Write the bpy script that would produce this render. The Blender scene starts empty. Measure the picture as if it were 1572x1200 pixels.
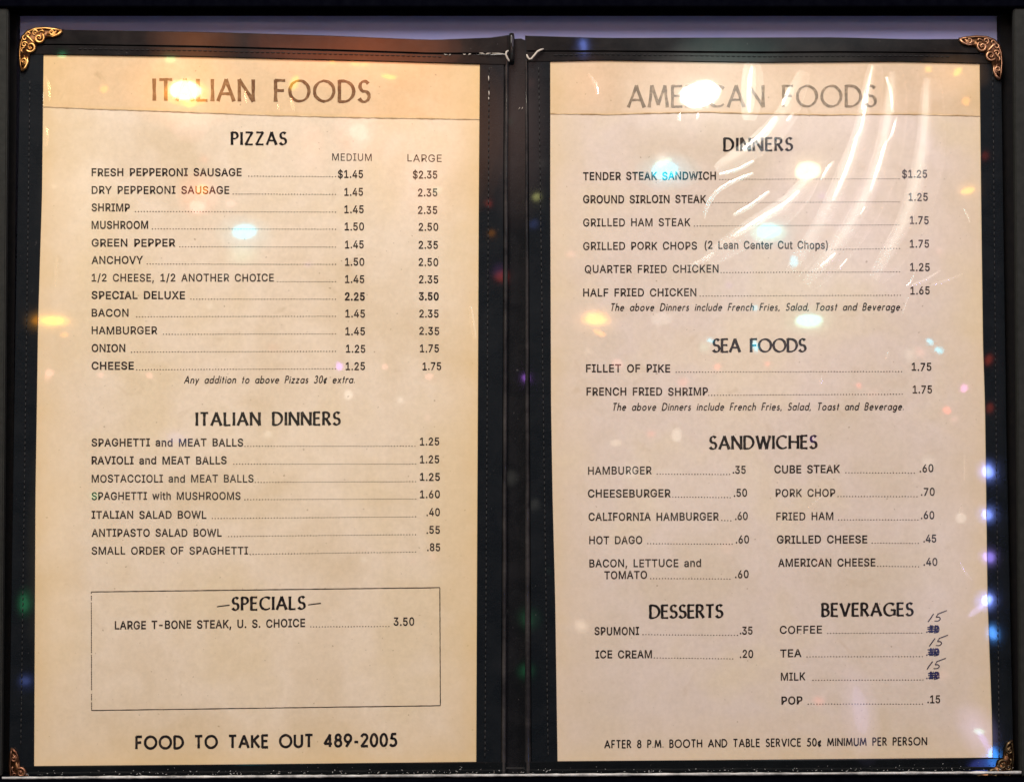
import bpy, bmesh, math, random, json
from mathutils import Vector, Matrix
random.seed(7)
R = math.radians
C = bpy.context.scene.collection
scn = bpy.context.scene

# ------------------------------------------------------------------ camera, world, lights
S = 1.0 / 3000.0                 # metres per photograph pixel at the sheet plane
PITCH = R(2.0)
cam_d = bpy.data.cameras.new('Camera')
cam = bpy.data.objects.new('Camera', cam_d); C.objects.link(cam)
cam.location = (0, -math.cos(PITCH), -math.sin(PITCH))
cam.rotation_euler = (math.pi / 2 + PITCH, 0, 0)
cam_d.sensor_width = 36; cam_d.lens = 36.0 / (1572 * S)
cam_d.clip_start = 0.01; cam_d.clip_end = 50
scn.camera = cam
FWD = Vector((0, math.cos(PITCH), math.sin(PITCH)))
UPV = Vector((0, -math.sin(PITCH), math.cos(PITCH)))

def at(u, v, y=0.0):
    """the point of the plane y = const that a photograph pixel looks at"""
    d = FWD + Vector(((u - 786) * S, 0, 0)) + UPV * ((600 - v) * S)
    t = (y - cam.location.y) / d.y
    return cam.location + d * t

w = bpy.data.worlds.new('World'); scn.world = w; w.use_nodes = True
bg = w.node_tree.nodes['Background']
bg.inputs[0].default_value = (0.55, 0.5, 0.6, 1); bg.inputs[1].default_value = 0.035
scn.view_settings.view_transform = 'Standard'; scn.view_settings.look = 'None'
scn.view_settings.exposure = 0; scn.view_settings.gamma = 1
scn.view_settings.use_curve_mapping = False
scn.cycles.use_denoising = True
scn.cycles.max_bounces = 6

def area(name, loc, target, sx, sy, color, power, shape='RECTANGLE', roll=0.0):
    l = bpy.data.lights.new(name, 'AREA'); l.shape = shape; l.size = sx; l.size_y = sy
    l.color = color; l.energy = power
    o = bpy.data.objects.new(name, l); C.objects.link(o)
    loc, target = Vector(loc), Vector(target)
    o.location = loc
    z = (loc - target).normalized()
    x = Vector((0, 0, 1)).cross(z).normalized(); yv = z.cross(x)
    x2 = x * math.cos(roll) + yv * math.sin(roll); y2 = z.cross(x2)
    o.rotation_euler = Matrix((x2, y2, z)).transposed().to_euler()
    return o

area('ceiling_lamp', (-0.12, -0.62, 1.0), (0, 0, -0.03), 0.50, 0.16, (1.0, 0.93, 0.86), 10.0)
area('front_fill', (-0.45, -1.35, 1.0), (0, 0, -0.05), 0.5, 0.7, (1.0, 0.91, 0.85), 21.0)  # unseen fill, added to even out the pages from top to bottom
area('side_fill', (1.2, -1.1, 0.85), (0.12, 0, -0.02), 0.4, 0.6, (0.90, 0.78, 1.0), 8.5)  # unseen cool fill, added to tint the right page

def mirror_light(u, v, wd, ht, color, L, roll=0.0, dist=1.5):
    """an area light behind the photographer, mirrored in the sheets"""
    p = at(u, v, 0); d = (p - cam.location); d1 = d.normalized()
    dm = Vector((d1.x, -d1.y, d1.z))
    k = S * (d.length + dist)
    sx, sy = wd * k, ht * k
    area('bulb_or_added_halo', p + dm * dist, p, sx, sy, color, L * math.pi * math.pi * sx * sy / 4, 'ELLIPSE', R(roll))

WARM, ORNG, CYAN, BLUE = (1, .82, .5), (1, .32, 0), (.0, .75, 1), (.22, .32, 1)
RED, PINK, GRN, MINT, VIO, WHT, YEL = (1, .10, .05), (1, .42, .36), (.1, .9, .35), (.45, 1, .72), (.55, .2, 1), (1, .95, .82), (1, .48, 0)
for b in [
    (285, 139, 44, 26, WARM, 45), (286, 143, 66, 40, ORNG, 12), (290, 156, 18, 18, ORNG, 16),
    (1075, 145, 60, 36, WHT, 150, 14), (1020, 262, 42, 26, CYAN, 20), (1016, 250, 30, 10, MINT, 8, 20),
    (1240, 262, 38, 26, WARM, 22, 8), (375, 355, 38, 22, CYAN, 14),
    (1181, 355, 36, 18, CYAN, 13), (1180, 357, 54, 28, MINT, 5), (914, 490, 32, 16, YEL, 18), (914, 490, 46, 24, ORNG, 8), (920, 512, 20, 6, ORNG, 8, -25),
    (1241, 490, 40, 19, CYAN, 10), (1241, 492, 46, 24, MINT, 7), (80, 492, 34, 12, YEL, 22), (80, 492, 54, 18, ORNG, 12), (98, 516, 13, 8, ORNG, 10),
    (160, 138, 13, 9, ORNG, 14, 20), (262, 92, 14, 9, GRN, 12), (258, 102, 50, 26, GRN, 1.4), (96, 85, 12, 8, GRN, 6), (511, 97, 9, 7, YEL, 10), (546, 98, 14, 6, YEL, 12), (560, 99, 10, 6, YEL, 10), (598, 117, 22, 7, YEL, 16, -12), (452, 128, 12, 22, YEL, 8, -20),
    (1424, 108, 11, 8, YEL, 14, -25), (1470, 112, 16, 9, YEL, 16, 45), (1485, 292, 18, 9, YEL, 16, 15), (1484, 155, 10, 12, ORNG, 7),
    (310, 291, 18, 15, ORNG, 8), (303, 318, 22, 20, PINK, 5), (355, 313, 14, 12, PINK, 3), (552, 203, 26, 26, PINK, 3.5), (480, 215, 30, 40, PINK, 1.6), (290, 188, 60, 60, PINK, 2),
    (1516, 724, 15, 19, BLUE, 60), (1513, 724, 9, 9, WHT, 10), (1515, 789, 15, 14, BLUE, 46), (1517, 855, 15, 15, (.35, .25, 1), 24), (1514, 920, 16, 14, BLUE, 90, 30), (1500, 934, 34, 9, (.5, .45, 1), 8, 40), (1524, 972, 11, 17, (.1, .35, 1), 40),
    (1480, 597, 11, 11, (1, .3, .9), 12), (1453, 630, 11, 10, RED, 7), (1519, 627, 10, 14, RED, 8), (1518, 552, 10, 12, RED, 9), (770, 425, 18, 16, RED, 7), (808, 581, 9, 10, VIO, 18), (823, 303, 10, 10, (.6, .6, .2), 14), (750, 312, 9, 10, RED, 8), (755, 360, 10, 10, ORNG, 8), (895, 72, 10, 20, BLUE, 18), (820, 345, 12, 12, BLUE, 4), (1512, 240, 12, 12, RED, 5),
    (1101, 563, 9, 9, RED, 6), (1179, 560, 8, 8, RED, 5), (1319, 591, 8, 8, RED, 5), (947, 557, 18, 14, PINK, 3), (1218, 401, 12, 18, CYAN, 12, 15), (1160, 531, 8, 22, CYAN, 16, 8), (1090, 523, 10, 7, CYAN, 14, -30), (1158, 473, 9, 9, CYAN, 6), (1428, 524, 11, 5, CYAN, 18, -50), (1442, 537, 13, 6, CYAN, 18, -25), (1015, 490, 34, 20, WHT, 2.6),
    (1525, 1165, 14, 34, (.04, .3, 1), 36), (1510, 1176, 40, 20, (.15, .2, 1), 14), (1512, 1140, 9, 40, (.4, .3, 1), 7, 28), (1503, 1122, 16, 9, MINT, 5),
    (811, 950, 16, 20, GRN, 1.0), (808, 1030, 12, 14, GRN, 1.6), (522, 562, 10, 10, VIO, 9), (592, 562, 10, 10, PINK, 4), (229, 577, 11, 10, PINK, 4), (77, 573, 12, 10, PINK, 5), (155, 576, 9, 9, PINK, 3), (660, 578, 11, 9, PINK, 4), (536, 606, 14, 12, WHT, 3), (1040, 668, 14, 20, WHT, 2.5), (945, 680, 16, 12, WARM, 2),
    (38, 925, 10, 24, GRN, 1.6), (40, 1045, 16, 12, BLUE, 2), (1320, 1090, 20, 70, (.6, .5, 1), 1.6, 8), (1475, 795, 16, 14, WHT, 2.5), (270, 672, 26, 14, BLUE, .8), (145, 762, 12, 10, GRN, 2),
    
     
]:
    u, v, wd, ht, color, L = b[:6]
    if L < 10 and max(wd, ht) < 30: L *= .5 if (737 < u < 846 or u > 1508) else 1.8          # the faint ones
    mirror_light(u, v, wd, ht, color, L, *b[6:])

def glow(u, v, wd, ht, color, L, roll=0.0, n=6):
    """added nested area lights that reflect as a soft halo: brightest in the middle"""
    if max(wd, ht) > 150: n = 10
    for i in range(n):
        k = (i + 1) / n
        mirror_light(u, v, wd * k, ht * k, color, L / n, roll, 1.5 + .004 * i)

for g in [  # unseen lights added for reflected halos and broad veils
    (470, 60, 620, 90, (1, .5, .4), 1.6), (1180, 60, 560, 80, (.7, .85, .9), 1.4), (795, 190, 110, 320, (1, .6, .5), 1.3),
    (285, 138, 190, 120, (1, .38, .08), 10), (303, 298, 70, 70, (1, .22, .12), 7), (545, 72, 320, 130, (1, .22, .06), 14), (300, 64, 140, 100, (1, .30, .08), 6),
    (552, 205, 90, 80, (1, .3, .25), 5), (650, 200, 260, 330, (1, .42, .2), 4.0), (130, 300, 130, 420, (1, .8, .45), 1.6), (90, 850, 90, 500, (1, .75, .4), 1.3),
    (1075, 145, 260, 150, (1, .95, .85), 6), (1120, 76, 170, 70, (.55, .95, .85), 4), (905, 130, 90, 90, (1, .4, .2), 2.4), (1225, 150, 300, 160, (1, .92, .75), 3),
    (1290, 300, 300, 330, (.95, .85, 1), 3.2), (1200, 420, 380, 260, (.85, 1, .95), 1.8), (1380, 330, 200, 300, (1, .75, 1), 1.6), (1160, 560, 420, 220, (1, .8, .85), 1.3),
    (1240, 262, 80, 60, WARM, 5), (1026, 264, 100, 56, CYAN, 7), (1181, 357, 80, 50, CYAN, 5), (375, 360, 90, 60, CYAN, 5), (372, 392, 60, 34, MINT, 4),
    (80, 492, 80, 40, (1, .5, .1), 6), (914, 492, 80, 50, (1, .5, .1), 5), (1240, 492, 80, 50, MINT, 4), (1460, 115, 110, 70, (1, .5, .2), 4), (1485, 292, 40, 30, (1, .45, .1), 5),
    (1320, 1095, 60, 150, (.6, .5, 1), 3.4, 10), (1440, 860, 150, 320, (.8, .75, 1), 1.5), (1500, 1120, 60, 90, (.6, .5, 1), 6, 25), (1528, 1172, 50, 40, (.05, .3, 1), 16),
    (1515, 724, 34, 40, BLUE, 14), (1515, 789, 32, 32, BLUE, 12), (1517, 855, 32, 32, (.4, .3, 1), 9), (1513, 921, 38, 34, BLUE, 18), (1524, 972, 24, 34, (.1, .35, 1), 10),
    (770, 425, 26, 24, RED, 1.5), (1518, 552, 18, 18, RED, 1.4), (895, 72, 22, 40, BLUE, 9), (811, 950, 40, 40, GRN, .7), (808, 1030, 30, 30, GRN, 1.1), (40, 925, 26, 50, GRN, 1.2), (42, 1045, 36, 30, BLUE, 1.4),
    (400, 720, 420, 320, (1, .9, .6), .9), (1060, 760, 380, 300, (1, .9, .7), .9), (480, 230, 70, 90, (1, .5, .4), 2.4), (270, 672, 60, 40, (.5, .5, 1), 2), (655, 300, 60, 90, (1, .45, .35), 1.4),
]:
    glow(*g)
rs = random.Random(11)
for i in range(46):                    # added small lights at random, reflected as soft specks
    u, v = rs.choice([(rs.uniform(70, 730), rs.uniform(190, 900)), (rs.uniform(850, 1515), rs.uniform(200, 1150)), (rs.uniform(740, 850), rs.uniform(110, 1150)), (rs.uniform(850, 1515), rs.uniform(500, 900))])
    c = rs.choice([PINK, PINK, RED, WHT, WHT, MINT, VIO, (1, .8, .6)])
    r = rs.uniform(9, 24)
    glow(u, v, r, r * rs.uniform(.7, 1.1), c, rs.uniform(2.0, 5.5) * (.18 if 737 < u < 850 else 1), 0, 3)

# ------------------------------------------------------------------ materials
def mat(name):
    m = bpy.data.materials.new(name); m.use_nodes = True
    nt = m.node_tree; p = nt.nodes['Principled BSDF']
    return m, nt, p

def N(nt, t, **kw):
    n = nt.nodes.new(t)
    for k, v in kw.items():
        if k in n.inputs: n.inputs[k].default_value = v
        else: setattr(n, k, v)
    return n

def noise(nt, scale, detail=3.0, rough=0.55, vec=None, dist=0.0):
    n = N(nt, 'ShaderNodeTexNoise'); n.inputs['Scale'].default_value = scale; n.inputs['Detail'].default_value = detail
    n.inputs['Roughness'].default_value = rough; n.inputs['Distortion'].default_value = dist
    if vec is None:
        g = N(nt, 'ShaderNodeNewGeometry'); vec = g.outputs['Position']
    nt.links.new(vec, n.inputs['Vector'])
    return n.outputs['Fac']

def ramp(nt, fac, stops):
    r = N(nt, 'ShaderNodeValToRGB'); e = r.color_ramp.elements
    while len(e) > 1: e.remove(e[-1])
    e[0].position = stops[0][0]; e[0].color = (*stops[0][1], 1)
    for p_, c_ in stops[1:]:
        q = e.new(p_); q.color = (*c_, 1)
    nt.links.new(fac, r.inputs[0])
    return r.outputs[0]

def mix(nt, fac, a, b, mode='MIX'):
    m = N(nt, 'ShaderNodeMix', data_type='RGBA', blend_type=mode)
    for sock, val in ((m.inputs[0], fac), (m.inputs[6], a), (m.inputs[7], b)):
        if isinstance(val, bpy.types.NodeSocket): nt.links.new(val, sock)
        elif isinstance(val, (int, float)): sock.default_value = val
        else: sock.default_value = (*val, 1)
    return m.outputs[2]

def math_(nt, op, a, b=0.0, clamp=False):
    m = N(nt, 'ShaderNodeMath', operation=op, use_clamp=clamp)
    for sock, val in ((m.inputs[0], a), (m.inputs[1], b)):
        if isinstance(val, bpy.types.NodeSocket): nt.links.new(val, sock)
        else: sock.default_value = val
    return m.outputs[0]

def gloss(nt, p, weight=1.0, rough=0.022):
    """the clear plastic face over paper and print: a coat that is not perfectly flat"""
    p.inputs['Coat Weight'].default_value = weight; p.inputs['Coat Roughness'].default_value = rough
    p.inputs['Coat IOR'].default_value = 1.5
    b = N(nt, 'ShaderNodeBump'); b.inputs['Strength'].default_value = 1.0; b.inputs['Distance'].default_value = 0.000014
    h = noise(nt, 55.0, 1.5, 0.4)
    nt.links.new(h, b.inputs['Height']); nt.links.new(b.outputs[0], p.inputs['Coat Normal'])

BLK, ONE = (0, 0, 0), (1, 1, 1)

def paper_mat(name, c1, c2, c3, edge, edge_amt=0.8, spots=0.5):
    m, nt, p = mat(name)
    col = ramp(nt, noise(nt, 13, 4, .55), [(.36, c1), (.5, c2), (.63, c3)])
    fine = ramp(nt, noise(nt, 420, 2, .6), [(.3, (.93, .93, .93)), (.7, ONE)])
    col = mix(nt, 1.0, col, fine, 'MULTIPLY')
    fib = ramp(nt, noise(nt, 110, 4, .7, dist=.4), [(.35, (.95, .94, .92)), (.6, ONE)])
    col = mix(nt, 1.0, col, fib, 'MULTIPLY')
    # old dirt: small specks and a few faint brown smudges
    sp = ramp(nt, noise(nt, 520, 1, .3), [(.745, BLK), (.80, ONE)])
    col = mix(nt, math_(nt, 'MULTIPLY', sp, .45), col, (.20, .13, .07))
    sm = ramp(nt, noise(nt, 48, 3, .6, dist=.8), [(.66, BLK), (.76, ONE)])
    col = mix(nt, math_(nt, 'MULTIPLY', sm, .45 * spots), col, (.40, .28, .14))
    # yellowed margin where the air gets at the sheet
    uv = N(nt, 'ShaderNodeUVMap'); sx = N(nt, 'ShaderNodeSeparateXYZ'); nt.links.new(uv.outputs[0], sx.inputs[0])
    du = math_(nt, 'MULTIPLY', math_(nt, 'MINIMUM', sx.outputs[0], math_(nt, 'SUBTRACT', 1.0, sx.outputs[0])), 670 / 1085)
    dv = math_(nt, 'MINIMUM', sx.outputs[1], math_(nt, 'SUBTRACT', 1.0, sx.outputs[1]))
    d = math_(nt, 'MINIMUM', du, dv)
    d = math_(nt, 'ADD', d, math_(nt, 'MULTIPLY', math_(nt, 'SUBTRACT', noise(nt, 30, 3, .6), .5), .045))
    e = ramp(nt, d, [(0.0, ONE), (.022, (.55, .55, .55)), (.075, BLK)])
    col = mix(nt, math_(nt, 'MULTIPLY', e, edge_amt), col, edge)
    nt.links.new(col, p.inputs['Base Color'])
    p.inputs['Roughness'].default_value = .85; p.inputs['Specular IOR Level'].default_value = .15
    gloss(nt, p)
    return m

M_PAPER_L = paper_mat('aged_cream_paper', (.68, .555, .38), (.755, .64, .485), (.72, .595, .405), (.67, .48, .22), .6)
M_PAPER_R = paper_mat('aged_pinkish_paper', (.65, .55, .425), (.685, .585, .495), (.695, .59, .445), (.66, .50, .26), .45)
M_STRIP_L = paper_mat('yellowed_orange_lit_strip', (.70, .50, .285), (.72, .53, .32), (.69, .485, .27), (.66, .46, .18), .5, 1.2)  # yellowed strip, with the orange reflected glow put into its colour
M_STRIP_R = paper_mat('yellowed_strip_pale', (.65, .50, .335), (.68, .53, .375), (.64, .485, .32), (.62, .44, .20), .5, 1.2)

def ink_mat(name, dark, faded, lo=.44, hi=.72):
    m, nt, p = mat(name)
    col = ramp(nt, noise(nt, 300, 3, .7), [(lo, dark), (hi, faded)])
    nt.links.new(col, p.inputs['Base Color'])
    p.inputs['Roughness'].default_value = .8; p.inputs['Specular IOR Level'].default_value = .1
    gloss(nt, p)
    return m

M_INK = ink_mat('black_ink', (.012, .010, .010), (.13, .095, .07))
M_INKH = ink_mat('heading_ink', (.012, .010, .010), (.10, .07, .05), .52, .8)
M_DOT = ink_mat('leader_ink', (.02, .013, .010), (.10, .07, .045))
M_BROWN = ink_mat('veiled_brown_ink', (.155, .075, .035), (.30, .17, .08))  # heading ink lightened to brown for the film and reflected veil over it
M_GREY = ink_mat('veiled_grey_ink', (.17, .125, .08), (.36, .26, .16))  # same veil put into the right heading's ink, greyer
M_PEN = ink_mat('blue_black_pen_ink', (.012, .012, .03), (.05, .05, .09))
M_SCRIB = ink_mat('navy_pen_ink', (.012, .014, .06), (.05, .05, .14))

def leather_mat(name, base, worn, dust=.5, coat=.8, rough=.55):
    m, nt, p = mat(name)
    col = ramp(nt, noise(nt, 60, 5, .65, dist=.5), [(.38, base), (.72, worn)])
    du = ramp(nt, noise(nt, 600, 2, .5), [(.735, BLK), (.79, ONE)])
    du2 = ramp(nt, noise(nt, 45, 2, .5), [(.40, BLK), (.62, ONE)])
    col = mix(nt, math_(nt, 'MULTIPLY', math_(nt, 'MULTIPLY', du, du2), dust), col, (.22, .20, .19))
    nt.links.new(col, p.inputs['Base Color'])
    p.inputs['Roughness'].default_value = rough; p.inputs['Specular IOR Level'].default_value = .07
    b = N(nt, 'ShaderNodeBump'); b.inputs['Strength'].default_value = .6; b.inputs['Distance'].default_value = .00025
    g = N(nt, 'ShaderNodeNewGeometry'); mp = N(nt, 'ShaderNodeMapping'); mp.inputs['Scale'].default_value = (1.0, 1, 1.9)
    nt.links.new(g.outputs['Position'], mp.inputs['Vector'])
    h = math_(nt, 'ADD', noise(nt, 520, 3, .6, mp.outputs[0], 1.0), math_(nt, 'MULTIPLY', noise(nt, 90, 3, .6), .5))
    nt.links.new(h, b.inputs['Height']); nt.links.new(b.outputs[0], p.inputs['Normal'])
    gloss(nt, p, coat, .032)
    return m

M_LEA = leather_mat('black_leatherette', (.0030, .0050, .0070), (.0075, .0095, .0115), .25)
M_HEAD = leather_mat('veil_lightened_leatherette', (.0075, .0065, .0065), (.018, .0155, .0145), .35, .5, .8)  # black cover material with the reflected veil at the head put in as brown
M_FOOT = leather_mat('dusty_black_leatherette', (.0018, .0028, .0036), (.0045, .0058, .0065), .5, .3, .8)  # darker base than the cover boards, with more dust
M_SPINE = leather_mat('black_spine_leatherette', (.003, .0035, .0045), (.010, .010, .011), .5)
M_WORN = leather_mat('worn_grey_leatherette', (.016, .015, .016), (.055, .050, .047), .8, .4, .6)
M_SEAM = leather_mat('dull_seam', (.006, .006, .007), (.020, .019, .020), .4, .15, .6)

def plain(name, c, rough=.6, metal=0.0, c2=None, scale=120, spec=.3):
    m, nt, p = mat(name)
    if c2 is None: c2 = tuple(x * 1.5 for x in c)
    nt.links.new(ramp(nt, noise(nt, scale, 4, .65), [(.35, c), (.7, c2)]), p.inputs['Base Color'])
    p.inputs['Roughness'].default_value = rough; p.inputs['Metallic'].default_value = metal
    p.inputs['Specular IOR Level'].default_value = spec
    return m

M_GOLD = plain('antique_gold', (.55, .27, .08), .42, 1.0, (.85, .52, .18), 260)
M_COPPER = plain('coppery_brass', (.30, .15, .075), .45, 1.0, (.58, .33, .19), 260)
M_BRONZE = plain('dark_bronze', (.10, .045, .02), .45, 1.0, (.16, .08, .04), 260)
M_DULL = plain('tarnished_brass', (.05, .032, .016), .45, 1.0, (.22, .15, .08), 260)
M_DULLC = plain('dull_copper', (.16, .07, .04), .45, 1.0, (.36, .18, .11), 200)
M_THREAD = plain('white_thread', (.40, .36, .30), .8, 0, (.52, .47, .40), 900)
M_STITCH = plain('grey_thread', (.010, .011, .012), .8, 0, (.034, .033, .032), 400)
M_BACK = plain('lavender_backing_board', (.48, .51, .90), .9, 0, (.58, .57, .92), 20, .1)
M_RAIL = plain('dark_grey_frame_paint', (.009, .010, .008), .8, 0, (.017, .018, .015), 300)
M_RAILIN = plain('black_frame_inside', (.004, .004, .005), .7, 0, (.008, .007, .007), 200, .1)
M_RAILB = plain('navy_black_frame_paint', (.0012, .0013, .003), .8, 0, (.0025, .0028, .005), 200, 0)
M_EDGE = plain('scuffed_bare_edge', (.20, .20, .19), .5, 0, (.70, .70, .66), 90, .4)
M_LINT = plain('grey_lint', (.25, .25, .24), .9, 0, (.42, .42, .40), 900)

m, nt, p = mat('clear_plastic_crease'); M_CREASE = m
nt.nodes.remove(p)
tr = N(nt, 'ShaderNodeBsdfTransparent'); gl = N(nt, 'ShaderNodeBsdfGlossy'); gl.inputs['Roughness'].default_value = .12
gl.inputs['Color'].default_value = (.08, .08, .08, 1)
mx = N(nt, 'ShaderNodeAddShader')
nt.links.new(tr.outputs[0], mx.inputs[0]); nt.links.new(gl.outputs[0], mx.inputs[1])
nt.links.new(mx.outputs[0], nt.nodes['Material Output'].inputs['Surface'])

# ------------------------------------------------------------------ mesh helpers
def obj(name, verts, faces, material, parent=None, smooth=False, uvs=None):
    me = bpy.data.meshes.new(name); me.from_pydata([tuple(v) for v in verts], [], faces)
    mats = material if isinstance(material, (list, tuple)) else [material]
    for q in mats: me.materials.append(q)
    if uvs:
        ul = me.uv_layers.new(name='UVMap')
        for lp in me.loops: ul.data[lp.index].uv = uvs[lp.vertex_index]
    bm = bmesh.new(); bm.from_mesh(me); bmesh.ops.recalc_face_normals(bm, faces=bm.faces); bm.to_mesh(me); bm.free()
    if smooth: me.shade_smooth()
    me.update()
    o = bpy.data.objects.new(name, me); C.objects.link(o)
    if parent is not None:
        o.parent = parent
    return o

def empty(name, label, cat, loc=(0, 0, 0)):
    o = bpy.data.objects.new(name, None); C.objects.link(o); o.location = loc
    o['label'] = label; o['category'] = cat
    o.empty_display_size = .02
    return o

class MB:
    def __init__(s): s.v = []; s.f = []; s.m = []
    def add(s, v, f, k=0):
        n = len(s.v); s.v += [tuple(q) for q in v]; s.f += [tuple(i + n for i in q) for q in f]; s.m += [k] * len(f)
    def box(s, a, b, k=0):
        (x0, y0, z0), (x1, y1, z1) = a, b
        s.add([(x0, y0, z0), (x1, y0, z0), (x1, y1, z0), (x0, y1, z0), (x0, y0, z1), (x1, y0, z1), (x1, y1, z1), (x0, y1, z1)],
              [(0, 1, 2, 3), (4, 7, 6, 5), (0, 4, 5, 1), (1, 5, 6, 2), (2, 6, 7, 3), (3, 7, 4, 0)], k)
    def tube(s, pts, rad, k=0, n=8, flat=1.0):
        """a tube through points; rad a number or one per point"""
        pts = [Vector(q) for q in pts]; m_ = len(pts)
        rs = rad if isinstance(rad, (list, tuple)) else [rad] * m_
        vs = []
        for i, q in enumerate(pts):
            t = (pts[min(i + 1, m_ - 1)] - pts[max(i - 1, 0)]).normalized()
            a = Vector((0, -1, 0)); a = (a - t * a.dot(t)); a = a.normalized() if a.length > 1e-6 else Vector((1, 0, 0))
            b = t.cross(a)
            for j in range(n):
                th = 2 * math.pi * j / n
                vs.append(q + (a * math.cos(th) * flat + b * math.sin(th)) * rs[i])
        fs = [(i * n + j, i * n + (j + 1) % n, (i + 1) * n + (j + 1) % n, (i + 1) * n + j) for i in range(m_ - 1) for j in range(n)]
        fs += [tuple(range(n)), tuple((m_ - 1) * n + j for j in range(n))]
        s.add(vs, fs, k)
    def build(s, name, material, parent=None, smooth=False):
        o = obj(name, s.v, s.f, material, parent, smooth)
        if isinstance(material, (list, tuple)):
            for i, pl in enumerate(o.data.polygons): pl.material_index = s.m[i]
        return o

def interp(tab, x):
    if x <= tab[0][0]:
        (a, b), (c, d) = tab[0], tab[1]
    elif x >= tab[-1][0]:
        (a, b), (c, d) = tab[-2], tab[-1]
    else:
        for i in range(len(tab) - 1):
            if tab[i][0] <= x <= tab[i + 1][0]:
                (a, b), (c, d) = tab[i], tab[i + 1]; break
    return b + (d - b) * (x - a) / (c - a)

def band(A, B, prof, name, material, parent, smooth=True, wob=0.0):
    """a strip of cover material between two edge lines (lists of photograph points), with a cross profile (t, y)"""
    vs, fs = [], []
    k = len(prof)
    for (ua, va), (ub, vb) in zip(A, B):
        j = random.uniform(-wob, wob)
        for t, y in prof:
            vs.append(at(ua + (ub - ua) * t + j * (0 < t < 1), va + (vb - va) * t + j * (0 < t < 1), y))
    for i in range(len(A) - 1):
        for j in range(k - 1):
            fs.append((i * k + j, i * k + j + 1, (i + 1) * k + j + 1, (i + 1) * k + j))
    return obj(name, vs, fs, material, parent, smooth)

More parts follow.
